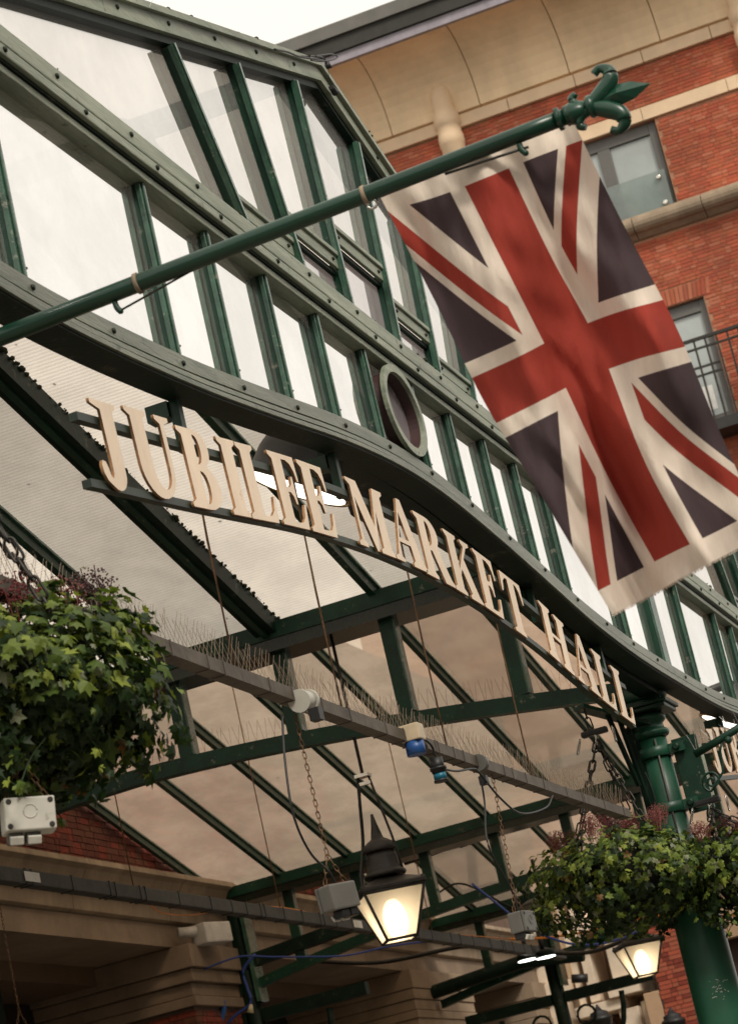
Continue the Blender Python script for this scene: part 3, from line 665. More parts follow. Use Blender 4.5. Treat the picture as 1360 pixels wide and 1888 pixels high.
# ---- main sign
def ell(cx, cy, rx, ry, a0, a1, n=10):
    return [(cx+rx*math.cos(math.radians(a0+(a1-a0)*i/n)), cy+ry*math.sin(math.radians(a0+(a1-a0)*i/n))) for i in range(n+1)]
G = {
'I': [[(0, 0), (.62, 0), (.62, .05), (.50, .1), (.50, .9), (.62, .95), (.62, 1), (0, 1), (0, .95), (.12, .9), (.12, .1), (0, .05)]],
'J': [[(.04, 1), (.74, 1), (.74, .95), (.63, .9), (.63, .22)] + ell(.36, .2, .27, .23, 0, -120, 8) + [(.08, .06), (0, .15), (-.01, .24), (.03, .29), (.11, .28), (.16, .21), (.19, .12), (.24, .1), (.28, .15), (.29, .25), (.29, .9), (.04, .95)]],
'U': [[(0, 1), (.62, 1), (.62, .95), (.52, .9), (.52, .35)] + ell(.78, .35, .26, .27, 180, 360, 12) + [(1.04, .9), (.9, .95), (.9, 1), (1.32, 1), (1.32, .95), (1.16, .9), (1.16, .35)] + ell(.65, .35, .51, .39, 0, -180, 14)[1:] + [(.14, .9), (0, .95)]],
'B': [[(0, 0)] + ell(.58, .28, .47, .28, -90, 72, 10) + ell(.54, .76, .40, .24, -62, 90, 9) + [(0, 1), (0, .95), (.13, .9), (.13, .1), (0, .05)],
      [(.49, .07), (.55, .07)] + ell(.55, .27, .16, .2, -80, 80, 8) + [(.49, .48)], [(.49, .56), (.53, .56)] + ell(.53, .75, .14, .18, -80, 80, 8) + [(.49, .93)]],
'L': [[(0, 0), (1.0, 0), (1.08, .36), (1.01, .36), (.93, .17), (.8, .09), (.65, .07), (.5, .07), (.5, .9), (.62, .95), (.62, 1), (0, 1), (0, .95), (.13, .9), (.13, .1), (0, .05)]],
'E': [[(0, 0), (1.02, 0), (1.1, .35), (1.03, .35), (.95, .17), (.84, .09), (.68, .07), (.5, .07), (.5, .48), (.6, .48), (.69, .43), (.73, .33), (.79, .33), (.79, .71), (.73, .71), (.69, .6), (.6, .55), (.5, .55), (.5, .93), (.68, .93), (.82, .89), (.92, .80), (.97, .66), (1.03, .66), (1.0, 1), (0, 1), (0, .95), (.13, .9), (.13, .1), (0, .05)]],
'M': [[(0, 0), (.38, 0), (.38, .05), (.25, .1), (.25, .74), (.78, 0), (.86, 0), (1.13, .64), (1.13, .1), (1.0, .05), (1.0, 0), (1.62, 0), (1.62, .05), (1.49, .1), (1.49, .9), (1.62, .95), (1.62, 1), (1.19, 1), (.92, .38), (.47, 1), (0, 1), (0, .95), (.15, .9), (.15, .1), (0, .05)]],
'A': [[(0, 0), (.42, 0), (.42, .05), (.28, .1), (.36, .32), (.88, .32), (.96, .1), (.85, .05), (.85, 0), (1.5, 0), (1.5, .05), (1.38, .1), (.86, 1.04), (.68, 1.04), (.17, .1), (0, .05)], [(.40, .39), (.85, .39), (.63, .82)]],
'R': [[(0, 0), (.62, 0), (.62, .05), (.5, .1), (.5, .46), (.6, .46), (.96, .02), (.96, 0), (1.45, 0), (1.45, .05), (1.33, .1), (.98, .5)] + ell(.6, .755, .46, .245, -38, 90, 9) + [(0, 1), (0, .95), (.13, .9), (.13, .1), (0, .05)],
      [(.5, .53), (.56, .53)] + ell(.56, .735, .15, .19, -80, 80, 8) + [(.5, .93)]],
'K': [[(0, 0), (.62, 0), (.62, .05), (.5, .1), (.5, .33), (.62, .45), (.92, .1), (.82, .05), (.82, 0), (1.45, 0), (1.45, .05), (1.33, .1), (.85, .66), (1.13, .9), (1.32, .95), (1.32, 1), (.86, 1), (.86, .95), (.99, .9), (.5, .43), (.5, .9), (.62, .95), (.62, 1), (0, 1), (0, .95), (.13, .9), (.13, .1), (0, .05)]],
'T': [[(.3, 0), (.94, 0), (.94, .05), (.81, .1), (.81, .93), (.94, .92), (1.07, .84), (1.16, .64), (1.23, .64), (1.2, 1), (.05, 1), (0, .64), (.07, .64), (.16, .84), (.3, .92), (.44, .93), (.44, .1), (.3, .05)]],
'H': [[(0, 0), (.62, 0), (.62, .05), (.5, .1), (.5, .47), (1.0, .47), (1.0, .1), (.88, .05), (.88, 0), (1.5, 0), (1.5, .05), (1.37, .1), (1.37, .9), (1.5, .95), (1.5, 1), (.88, 1), (.88, .95), (1.0, .9), (1.0, .54), (.5, .54), (.5, .9), (.62, .95), (.62, 1), (0, 1), (0, .95), (.13, .9), (.13, .1), (0, .05)]]}
def glyph(ch, name, loc, ax, az, parent, yf=.9955, th=.0034, h=.1):
    cu = bpy.data.curves.new(name, 'CURVE'); cu.dimensions = '2D'; cu.fill_mode = 'BOTH'; cu.extrude = th*S/2; cu.bevel_depth = 0; cu.bevel_resolution = 1; cu.offset = 0
    for loop in G[ch]:
        sp = cu.splines.new('POLY'); sp.points.add(len(loop)-1); sp.use_cyclic_u = True
        for p, (x, z) in zip(sp.points, loop): p.co = (x*h*S, z*h*S, 0, 1)
    tmp = bpy.data.objects.new(name, cu)
    me = bpy.data.meshes.new_from_object(tmp); bpy.data.objects.remove(tmp); bpy.data.curves.remove(cu)
    me.materials.clear(); me.materials.append(CREAM); me.materials.append(OCHRE)
    for p in me.polygons:
        if abs(p.normal.z) < .9: p.material_index = 1
    A = Vector((ax[0], 0, ax[1])); Z = Vector((az[0], 0, az[1]))
    Mx = Matrix((A, Z, Vector((0, -1, 0)))).transposed().to_4x4()
    me.transform(Mx)
    o = bpy.data.objects.new(name, me); COL.objects.link(o); o.parent = parent
    o.location = Vector((loc[0], yf, loc[1]))*S - base(parent)
    return o
LET = [('J', 2.532, .8515), ('U', 2.632, .867), ('B', 2.786, .880), ('I', 2.919, .897), ('L', 2.984, .905), ('E', 3.102, .921), ('E', 3.216, .934), ('M', 3.417, .954), ('A', 3.583, .964), ('R', 3.727, .967),
       ('K', 3.875, .968), ('E', 4.029, .965), ('T', 4.166, .954), ('H', 4.398, .941), ('A', 4.570, .919), ('L', 4.730, .902), ('L', 4.864, .889)]
def zb(x): return interp([(2.4, .833), (2.532, .850), (2.79, .880), (2.98, .904), (3.10, .920), (3.22, .934), (3.42, .953), (3.6, .963), (3.79, .9685), (3.95, .967), (4.1, .961), (4.27, .95), (4.4, .940), (4.57, .9175), (4.73, .9015), (4.864, .889), (5.0, .880)], x)
def build_sign(dx, letters, label, r0, r1):
    t = thing('market_sign', (3.79+dx, .985, .9), label, 'sign')
    for ch, x, z in letters:
        s_ = (zb(x+.12)-zb(x-.0))/.12; a = math.atan(s_)
        glyph(ch, 'letter', (x+dx, z+.002), (math.cos(a), math.sin(a)), (-math.sin(a)*.6, math.cos(a)), t)
    for off, lo in ((.006, 0), (.082, 0)):
        q = bmn(); ring = []
        for x in frange(r0, r1, 50):
            z = sum(zb(x+e) for e in (-.08, -.04, 0, .04, .08))/5+off
            ring.append([q.verts.new((x+dx, y, z+dz)) for y, dz in ((.9985, .0045), (1.009, .0045), (1.009, -.005), (.9985, -.005))])
        for p, r in zip(ring, ring[1:]):
            for k in range(4): q.faces.new((p[k], p[(k+1) % 4], r[(k+1) % 4], r[k]))
        q.faces.new(ring[0]); q.faces.new(ring[-1]); obj('rail', q, mat('sign_rail_paint', (.014, .03, .018), .5, var=.5, scale=10), t)
    for x in (2.855, 3.45, 4.45, 4.9):
        q = bmn(); z0, z1 = zb(x)+.089, zs(x)-.0625; box2(q, (x+dx-.007, 1.0095, z0-.006), (x+dx+.007, 1.021, z1+.014)); box2(q, (x+dx-.012, 1.0215, z1-.006), (x+dx+.012, 1.05, z1+.014)); obj('hanger', q, GREEN, t)
    return t
build_sign(0, LET, 'raised cream serif letters reading JUBILEE MARKET HALL on two curved rails under the sill', 2.50, 4.985)
build_sign(3.17, [(a, b, c+.012) for a, b, c in LET], 'second cream lettered sign past the green column, cut off after its first letters', 2.51, 4.985)

# ---- hanging rods, cable trays, bird spikes
for i, x in enumerate((2.99, 3.377, 3.85, 4.33)):
    lb = ['thin dark rod hanging under the letter B of the sign to the spiked tray', 'thin dark rod hanging under the second E of JUBILEE to the spiked tray', 'thin dark rod hanging under the letter K of the sign to the spiked tray', 'thin dark rod hanging under the letter H of the sign to the spiked tray'][i]
    q = bmn(); tube(q, [(x, 1.055, zs(x)-.062), (x-.004, 1.058, .9), (x, 1.06, .735)], .0016, 6); tag(obj('hanger_rod', q, RUST, label=lb), None, 'rod', 'rods carrying the spiked tray')
tray = thing('spiked_tray', (3.6, 1.06, .72), 'brown cable tray wrapped in ties and topped with bird spikes, below the lettered sign', 'cable tray')
def ztr(x): return .722+.006*((x-3.7)/1.2)**2
q = bmn(); ring = []
for x in frange(2.3, 4.98, 60): ring.append([q.verts.new((x, y, ztr(x)+dz)) for y, dz in ((1.050, .007), (1.070, .007), (1.070, -.010), (1.050, -.010))])
for p, r in zip(ring, ring[1:]):
    for k in range(4): q.faces.new((p[k], p[(k+1) % 4], r[(k+1) % 4], r[k]))
q.faces.new(ring[0]); q.faces.new(ring[-1]); obj('channel', q, TIN, tray)
q = bmn(); x = 2.32
while x < 4.95:
    s = random.uniform(.0008, .0018); box2(q, (x-s, 1.0488, ztr(x)-.0112), (x+s, 1.0712, ztr(x)+.0082)); x += random.choice((.05, .08, .11, .15, .012))
obj('cable_ties', q, mat('tape', (.10, .085, .07), .6), tray, kind='stuff')
q = bmn(); x = 2.32
while x < 4.96:
    h = random.uniform(.037, .043); bz = ztr(x)+.007
    for dx, dy, y0 in ((.014, -.006, 1.058), (-.014, .006, 1.062)):
        if random.random() < .04: continue
        tube(q, [(x, y0, bz), (x+dx+random.uniform(-.003, .003), y0+dy+random.uniform(-.003, .003), bz+h)], .00034, 3, False)
    x += .0125
obj('bird_spikes', q, mat('spike_wire', (.42, .33, .24), .45, .5, var=.3), tray, kind='stuff')
tray2 = thing('rear_cable_tray', (7, 2.4, .96), 'long dark grey cable tray in front of the stone cornice with black ties', 'cable tray')
q = bmn(); box2(q, (4.6, 2.385, .950), (9.6, 2.415, .982)); obj('channel', q, TIND, tray2, bevel=.002)
q = bmn(); x = 4.7
while x < 9.5: box2(q, (x-.0025, 2.3835, .9485), (x+.0025, 2.4165, .9835)); x += random.choice((.1, .14, .2, .03))
obj('cable_ties', q, BLACK, tray2, kind='stuff')
for x in (5.15, 7.25):
    q = bmn(); box2(q, (x, 2.3815, .955), (x+.07, 2.3835, .976)); obj('paper_tag', q, mat('white_tag', (.8, .8, .78), .6), tray2)
for x, lb in ((5.76, 'thin rusty rod left of centre hanging from the roof to the rear cable tray'), (6.72, 'thin rusty rod behind the lower truss chord hanging to the rear cable tray'), (8.05, 'thin rusty rod just left of the lit lantern hanging to the rear tray')):
    q = bmn(); tube(q, [(x, 2.4, 1.84-.262*abs(x-7.16)), (x, 2.4, .98)], .0016, 6); tag(obj('hanger_rod', q, RUST, label=lb), None, 'rod', 'rods carrying the rear tray')
ORANGE = mat('orange_cable', (.75, .25, .03), .5, var=.1); BLUE = mat('blue_cable', (.03, .07, .32), .5, var=.2)
def cable(pts, r, mt, lb, n=10, cat='cable', grp=None):
    q = bmn(); tube(q, arc(pts, n), r, 8); return tag(obj('cable', q, mt, label=lb), None, cat, grp)
cable([at(x, y, y=2.42) for x, y in ((-20, 1615), (25, 1607), (60, 1622), (130, 1630), (250, 1642), (290, 1680), (350, 1688), (400, 1678), (430, 1672), (520, 1674), (600, 1690), (680, 1705), (760, 1722), (840, 1724), (940, 1732))], .0019, ORANGE, 'orange cable draped along the rear grey cable tray')
cable([at(x, y, x=8.6) for x, y in ((940, 1732), (1000, 1730), (1060, 1722), (1130, 1708), (1200, 1690), (1270, 1690), (1330, 1690), (1370, 1685))], .0038, ORANGE, 'orange cable stretched above the far lantern to the right')
cable([at(x, y, x=8.3) for x, y in ((870, 1630), (920, 1670), (965, 1705), (1010, 1728), (1060, 1742), (1110, 1740), (1160, 1725), (1220, 1695))], .0038, BLUE, 'blue cable sagging from the rear truss towards the far lantern')
cable([at(x, y, x=8.5) for x, y in ((370, 1790), (440, 1765), (500, 1765), (560, 1765), (640, 1762), (720, 1745), (800, 1735))], .003, BLUE, 'blue cable hanging loosely beneath the lit lantern')
cable([at(x, y, x=8.9) for x, y in ((800, 1652), (840, 1630), (880, 1640), (930, 1668), (985, 1690))], .0035, BLACK, 'black cable looped beside the rear truss right of the lit lantern')
cable([at(x, y, x=9.4) for x, y in ((560, 1772), (700, 1775), (860, 1745), (960, 1752), (1080, 1757), (1180, 1722))], .008, IRON, 'thick dark conduit crossing behind both lanterns')

# ---- tie bar high in the rear bay
q = bmn(); p0, p1 = at(745, 1590, x=9.6), at(970, 1510, x=9.6); tube(q, [p0, p1], .014, 10); tube(q, [p0.lerp(p1, .45), p0.lerp(p1, .55)], .022, 10); tag(obj('tie_bar', q, IRON, label='dark tube with a coupling below the rear truss, right of the lit lantern'), None, 'pipe')
for pts, lb in (([(690, 1855), (800, 1830), (960, 1775), (1075, 1760)], 'long dark beam sloping behind the far pier under the twin white lights'), ([(340, 1720), (520, 1640), (640, 1700)], 'x')):
    if lb == 'x': continue
    q = bmn(); P = [at(x, y, x=11.1) for x, y in pts]; tube(q, P, .03, 8); tag(obj('beam', q, GREEND, label=lb), None, 'beam')
q = bmn(); P0, P1 = at(375, 1805, x=8.84), at(680, 1695, x=8.84); bar(q, P0, P1, .05, .045); tag(obj('cross_beam', q, GREEND, label='dark green cross beam in front of the left brick pier'), None, 'beam')

# ---- chain + box sets
def link_mesh(r, w, l, n=10, m=6):
    q = bmn(); pts = []
    for k in range(4*n):
        a = 2*PI*k/(4*n); x = w*math.cos(a); z = (l-w)*(1 if math.sin(a) > 0 else -1)+w*math.sin(a); pts.append(Vector((x, 0, z)))
    rings = []
    for i, p in enumerate(pts):
        d = (pts[(i+1) % len(pts)]-pts[i-1]).normalized(); s = Vector((0, 1, 0)); nn = d.cross(s)
        rings.append([q.verts.new(p+(nn*math.cos(2*PI*j/m)+s*math.sin(2*PI*j/m))*r) for j in range(m)])
    for i in range(len(rings)):
        a, b = rings[i], rings[(i+1) % len(rings)]
        for j in range(m): q.faces.new((a[j], a[(j+1) % m], b[(j+1) % m], b[j])).smooth = True
    return q
LINK = mesh_only('link', link_mesh(.0016, .0056, .0135, 5, 6), [IRON])
LINKS = mesh_only('link', link_mesh(.0016, .0062, .016, 5, 6), [STEEL])
def chain(parent, p, q, me=None, step=.0215):
    p, q = Vector(p), Vector(q); L = (q-p).length; n = max(2, int(L/step)); R = frame(q-p, Vector((1, .3, 0)))
    for k in range(n):
        Rk = R @ Matrix.Rotation(PI/2*(k % 2)+random.uniform(-.2, .2), 3, 'Z')
        inst('link', me or LINK, parent, p.lerp(q, (k+.5)/n), Rk)
def thin_chain(parent, p, q):
    p, q = Vector(p), Vector(q); n = int((q-p).length/.0078); R = frame(q-p, Vector((1, .3, 0))); b = bmn()
    for k in range(n):
        c = link_mesh(.0008, .0024, .0052, 2, 3); M = Matrix.Translation(p.lerp(q, (k+.5)/n)) @ (R @ Matrix.Rotation(PI/2*(k % 2), 3, 'Z')).to_4x4()
        bmesh.ops.transform(c, matrix=M, verts=c.verts); me = bpy.data.meshes.new('t'); c.to_mesh(me); c.free(); b.from_mesh(me); bpy.data.meshes.remove(me)
    obj('chain', b, RUST, parent)
def junction(c, yaw, label, mt, cable_pts, top, vee=True, tilt=0.):
    t = thing('socket_box', c, label, 'socket box', 'socket boxes hung on chains'); c = Vector(c); R = Matrix.Rotation(yaw, 3, 'Z') @ Matrix.Rotation(tilt, 3, 'Y'); F = .5
    q = bmn(); box(q, c, (.10*F, .045*F, .066*F), R, bev=.0025); b = obj('case', q, mt, t)
    q = bmn(); box(q, c+R @ Vector((0, -.0275*F, 0)), (.098*F, .009*F, .064*F), R, bev=.0015); f = obj('lid', q, mt, t)
    for sx in (-1, 1):
        for sz in (-1, 1):
            q = bmn(); p = c+R @ Vector((sx*.040, -.0322, sz*.024))*F; M = Matrix.Translation(p) @ (R @ Matrix.Rotation(PI/2, 3, 'X')).to_4x4(); lathe(q, [(.0027, 0), (.0027, .0007), (.002, .001)], 10, M); obj('screw', q, IRON, f)
    q = bmn(); M = Matrix.Translation(c+R @ Vector((0, -.032, .004))*F) @ (R @ Matrix.Rotation(PI/2, 3, 'X')).to_4x4()
    oval_pts = []
    tube(q, [M @ Vector((.0066*math.cos(a*PI/10), .0066*math.sin(a*PI/10), 0)) for a in range(21)], .0008, 6); obj('disc_rim', q, mt, f)
    for sx in (-.028, .006):
        q = bmn(); box(q, c+R @ Vector((sx, 0, -.043))*F, (.028*F, .032*F, .02*F), R, bev=.0015); s = obj('socket', q, BLACK if mt is GREY else GREY, t)
        q = bmn(); box(q, c+R @ Vector((sx, -.022, -.050))*F, (.026*F, .008*F, .016*F), R @ Matrix.Rotation(.5, 3, 'X'), bev=.001); obj('flap', q, GREYL, s)
    V = c+R @ Vector((0, 0, .055)); thin_chain(t, top, V)
    for sx in (-1, 1): thin_chain(t, V, c+R @ Vector((sx*.020, 0, .0175)))
    if cable_pts:
        q = bmn(); tube(q, arc(cable_pts, 10), .0016, 8); obj('supply_cable', q, BLACK, t)
    return t
c1 = Vector((3.19, 1.06, .462)); p0 = at(520, 1318, y=1.06)
junction(c1, 2.75, 'grey socket box hanging on a thin chain just left of the lit lantern', GREY, [p0, at(525, 1400, y=1.06), at(540, 1500, y=1.06), at(570, 1570, y=1.06), at(606, 1608, y=1.06), c1+Vector((0, 0, .016))], at(540, 1300, y=1.06), tilt=.08)
c2 = Vector((2.322, 1.06, .490)); junction(c2, -.95, 'pale cream socket box hanging below the left ivy basket', GREYL, None, c2+Vector((0, 0, .22)), tilt=.1)
c3 = Vector((4.035, 1.06, .470)); junction(c3, -.1, 'grey socket box seen edge on beneath the spiked tray, left of the ivy basket', GREY, [at(885, 1430, y=1.06), at(893, 1480, y=1.06), at(900, 1560, y=1.06), at(942, 1640, y=1.06), c3+Vector((0, 0, .016))], at(905, 1418, y=1.06))
c4 = at(45, 1915, y=2.4); junction(c4, -.3, 'grey socket box just showing at the bottom left corner', GREY, None, Vector((c4.x, 2.4, .955)))
# fittings on the spiked tray
x = 3.175; t = thing('pulley_fitting', (x, 1.05, .72), 'round pale fitting strapped to the spiked tray holding the chain of the grey box', 'fitting')
q = bmn(); tube(q, [(x-.012, 1.045, .712), (x+.022, 1.045, .716)], .0125, 18); tube(q, [(x-.016, 1.045, .711), (x-.010, 1.045, .712)], .015, 18); tube(q, [(x+.018, 1.045, .7155), (x+.024, 1.045, .7165)], .015, 18); obj('roller', q, GREYL, t)
q = bmn(); box(q, (x-.005, 1.03, .690), (.018, .014, .016)); obj('strain_relief', q, BLACK, t)
p = at(762, 1365, y=1.045); t = thing('blue_socket', p, 'cream and blue industrial socket clipped under the spiked tray', 'socket')
q = bmn(); box(q, p+Vector((0, 0, .010)), (.03, .03, .024), bev=.002); obj('clip', q, mat('cream_clip', (.62, .5, .34), .5), t)
q = bmn(); tube(q, [p+Vector((0, 0, -.002)), p+Vector((0, 0, -.022))], .014, 16); obj('plug', q, mat('blue_plastic', (.02, .09, .3), .4), t)
p = at(808, 1420, y=1.045); t = thing('hanging_plug', p, 'black and blue cable connector dangling below the spiked tray', 'plug')
q = bmn(); tube(q, [p+Vector((-.002, 0, .018)), p+Vector((0, 0, -.004))], .0105, 14); tube(q, [p+Vector((0, 0, .004)), p+Vector((0, 0, .0))], .0125, 14); obj('body', q, BLACK, t)
q = bmn(); tube(q, [p+Vector((0, 0, -.0045)), p+Vector((.001, 0, -.014))], .0095, 14); obj('band', q, mat('teal_plastic', (.01, .16, .25), .4), t)
q = bmn(); tube(q, [p+Vector((.001, 0, -.0145)), p+Vector((.001, 0, -.018))], .0105, 14); obj('cap', q, BLACK, t)
cable([at(x, y, y=1.045) for x, y in ((778, 1360), (795, 1375), (804, 1400), (812, 1415), (840, 1422), (870, 1418), (883, 1425), (920, 1470), (960, 1500), (1005, 1490), (1018, 1468))], .0018, BLACK, 'thin black cable looping from the blue socket along the spiked tray')
p = at(885, 1412, y=1.05); t = thing('cable_clamp', p, 'pale clamp round the spiked tray where the black cable drops', 'clamp')
q = bmn(); tube(q, [p+Vector((-.008, 0, .004)), p+Vector((.008, 0, .004))], .0135, 16); obj('band', q, GREY, t)
q = bmn(); box(q, p+Vector((0, 0, -.024)), (.014, .012, .014)); obj('knot', q, BLACK, t)

# ---- lanterns
WARM = (1, .74, .45)
def lantern(cx, cy, ztop, label, rod_top, bend):
    t = thing('lantern', (cx, cy, ztop-.29), label, 'lantern', 'black framed glazed lanterns hung under the canopy'); R = Matrix.Rotation(math.radians(28), 4, 'Z')
    T = Matrix.Translation((cx, cy, ztop-.28)) @ R
    q = bmn(); lathe(q, [(.028, .137), (.098, .115), (.102, .112), (.102, .106), (.094, .104)], 4, T, False, PI/4); obj('hood', q, mat('lantern_black', (.035, .03, .026), .5, var=.4, scale=15), t)
    LBm = MATS['lantern_black']
    q = bmn(); lathe(q, [(.044, .1375), (.047, .142), (.044, .147), (.040, .150), (.040, .153), (.036, .158), (.034, .178), (.030, .192)], 24, T)
    lathe(q, [(.036, .1925), (.038, .197), (.034, .208), (.024, .216), (.014, .222), (.011, .235), (.007, .252), (.003, .276)], 24, T); obj('chimney', q, LBm, t)
    hw = [(.066*math.sqrt(2), .103), (.033*math.sqrt(2), -.0)]
    cs = [[T @ Vector((r*math.cos(PI/4+k*PI/2), r*math.sin(PI/4+k*PI/2), z)) for k in range(4)] for r, z in hw]
    q = bmn()
    for k in range(4): tube(q, [cs[0][k], cs[1][k]], .0035, 6); tube(q, [cs[0][k]+Vector((0, 0, .001)), cs[0][k]+Vector((0, 0, .016))], .005, 6)
    for r in range(2):
        for k in range(4): tube(q, [cs[r][k], cs[r][(k+1) % 4]], .0035 if r else .005, 6)
    obj('frame', q, LBm, t)
    for k in range(4):
        q = bmn(); poly(q, [cs[0][k], cs[0][(k+1) % 4], cs[1][(k+1) % 4], cs[1][k]]); obj('glass_pane', q, GL, t)
    q = bmn(); poly(q, cs[1]); obj('base_pane', q, GL, t)
    q = bmn(); bmesh.ops.create_uvsphere(q, u_segments=16, v_segments=12, radius=.026, matrix=Matrix.Translation((cx, cy, ztop-.235)) @ Matrix.Diagonal((1, 1, 1.7, 1)))
    for f in q.faces: f.smooth = True
    obj('bulb', q, mat('bulb_glow', (1, .9, .7), .4, emit=(1, .80, .55), estr=6), t)
    q = bmn(); tube(q, [(cx, cy, ztop-.20), (cx, cy, ztop-.14)], .008, 10); obj('bulb_holder', q, BLACK, t)
    l = bpy.data.lights.new('lantern_light', 'POINT'); l.energy = 13; l.color = WARM; l.shadow_soft_size = .03*S
    lo = bpy.data.objects.new('lantern_light', l); COL.objects.link(lo); lo.parent = t; lo.location = Vector((cx, cy, ztop-.235))*S-base(t)
    if rod_top:
        q = bmn(); tube(q, [rod_top, (cx, cy, ztop+.085)], .0038, 8); obj('rod', q, LBm, t)
        q = bmn(); box(q, (cx, cy, ztop+.082), (.03, .03, .007)); box(q, (cx, cy, ztop+.065), (.01, .03, .007)); obj('coupling', q, STEEL, t)
        q = bmn(); tube(q, [(cx, cy-.012, ztop+.082), (cx, cy-.020, ztop+.03), (cx, cy-.034, ztop-.06), (cx, cy-.042, ztop-.145)], .0028, 8); obj('strap', q, LBm, t)
        q = bmn(); tube(q, arc([(cx, cy+.012, ztop+.08), (cx-.01, cy+.018, ztop+.02), (cx-.01, cy+.03, ztop-.06), (cx-.04, cy+.04, ztop-.13), (cx-.06, cy+.035, ztop-.165), (cx-.05, cy+.03, ztop-.17)], 8), .0038, 8); obj('supply_cable', q, BLACK, t)
    return t
GL = bpy.data.materials.new('lantern_glass'); GL.use_nodes = True
def _gl():
    n = GL.node_tree; N = n.nodes; L = n.links; N.clear(); o = N.new('ShaderNodeOutputMaterial')
    t = N.new('ShaderNodeBsdfTranslucent'); t.inputs[0].default_value = (.95, .88, .74, 1); tr = N.new('ShaderNodeBsdfTransparent'); tr.inputs[0].default_value = (.95, .85, .7, 1)
    gl = N.new('ShaderNodeBsdfGlossy'); gl.inputs['Roughness'].default_value = .08
    a = N.new('ShaderNodeMixShader'); a.inputs[0].default_value = .22; L.new(t.outputs[0], a.inputs[1]); L.new(tr.outputs[0], a.inputs[2])
    b = N.new('ShaderNodeMixShader'); b.inputs[0].default_value = .08; L.new(a.outputs[0], b.inputs[1]); L.new(gl.outputs[0], b.inputs[2]); L.new(b.outputs[0], o.inputs[0])
_gl()
lantern(5.475, 1.706, .950, 'large lit four sided lantern hanging from the first truss near the centre bottom', (5.475, 1.706, 1.345), 1)
lantern(8.845, 1.95, 1.035, 'lit four sided lantern further away, left of the green column', (8.845, 1.95, 1.345), 1)

# ---- floodlights behind the sign
def floodlight(c, label):
    c = Vector(c); t = thing('floodlight', c, label, 'floodlight', 'round black floodlights behind the signs'); R = Matrix.Rotation(math.radians(4), 3, 'Y') @ Matrix.Rotation(math.radians(30), 3, 'X')
    M = Matrix.Translation(c) @ R.to_4x4(); r = .078
    q = bmn(); lathe(q, [(r+.006, 0), (r+.006, .012), (r, .018), (r*.97, .045), (r*.85, .075), (r*.6, .095), (.01, .102)], 40, M); obj('housing', q, BLACK, t)
    for k in range(12):
        q = bmn(); a = -PI*.05+k*.11; box(q, M @ Vector((r*.86*math.cos(a-1.2), r*.86*math.sin(a-1.2), .036)), (.016, .003, .03), R @ Matrix.Rotation(a-1.2, 3, 'Z')); obj('cooling_fin', q, BLACK, t)
    q = bmn(); lathe(q, [(.001, -.002), (r-.002, -.002), (r-.002, -.001)], 40, M); obj('diffuser', q, mat('lit_diffuser', (.9, .88, .82), .5, emit=(1, .93, .82), estr=2.2), t)
    q = bmn(); tube(q, [M @ Vector(((r+.004)*math.cos(a*PI/20), (r+.004)*math.sin(a*PI/20), -.001)) for a in range(41)], .0022, 6); obj('bezel', q, mat('brass_bezel', (.45, .28, .08), .4, .8), t)
    q = bmn(); p = M @ Vector((-r*.80, .012, .035)); box(q, p, (.002, .024, .020), R @ Matrix.Rotation(.45, 3, 'Y')); obj('label_plate', q, mat('white_label', (.7, .7, .66), .6), t)
    q = bmn(); tube(q, [M @ Vector((0, 0, .06)), c+Vector((0, -.06, .10)), c+Vector((0, -.15, .09))], .012, 10); obj('arm', q, BLACK, t)
    return t
pc = at(549, 899, x=3.72); floodlight(pc, 'round black floodlight with bright white face behind the letters LEE')
pc2 = at(1350, 1336, x=6.4); floodlight(pc2, 'round black floodlight above the second sign at the right edge')
p = at(655, 862, x=3.95); t = thing('heater_unit', p, 'black boxed unit beside the floodlight behind the sign, below the oval window', 'unit')
q = bmn(); box(q, p, (.06, .10, .045), Matrix.Rotation(-.35, 3, 'X'), bev=.005); obj('case', q, BLACK, t)
q = bmn(); pr = at(700, 905, x=3.93); box(q, pr, (.07, .10, .06), Matrix.Rotation(-.1, 3, 'X'), bev=.004); obj('lower_case', q, BLACK, t)
q = bmn(); pe = at(705, 882, x=3.885)
E_ = [(-12, -14), (0, -7), (-7, -5), (-7, 3), (8, -3), (12, 0), (-14, 9)]
slab(q, [pe+Vector((0, -a*.00078, -b*.00078)) for a, b in E_], (.002, 0, 0)); obj('emblem', q, mat('emblem_white', (.8, .78, .72), .5), t)
q = bmn(); tube(q, [p+Vector((0, 0, .02)), p+Vector((.02, -.05, .06))], .01, 8); obj('bracket', q, BLACK, t)

# ---- twin lights low right, small fixtures
p = at(988, 1768, x=9.2); t = thing('twin_spotlight', p, 'pair of small oval white lights lit under the rear beam, bottom right of centre', 'light')
for s in (-.032, .036):
    q = bmn(); c = p+Vector((0, -s, -s*.1)); lathe(q, [(.030, 0), (.038, .004), (.034, .02), (.015, .028)], 20, Matrix.Translation(c)); h = obj('housing', q, GREEND, t)
    q = bmn(); lathe(q, [(.001, -.003), (.034, -.002), (.034, -.0005)], 20, Matrix.Translation(c)); obj('lens', q, mat('spot_lens', (1, 1, .95), .4, emit=(1, .97, .88), estr=6), h)
q = bmn(); tube(q, [p+Vector((0, -.03, .02)), p+Vector((0, -.03, .1))], .008); tube(q, [p+Vector((0, .03, .02)), p+Vector((0, .03, .1))], .008); obj('stem', q, BLACK, t)
p = at(1000, 1668, x=9.0); t = thing('disc_lamp', p, 'flat grey disc lamp beside the edge-on socket box', 'lamp')
q = bmn(); lathe(q, [(.085, 0), (.082, .008), (.05, .022), (.01, .028)], 28, Matrix.Translation(p)); obj('shade', q, GREY, t)
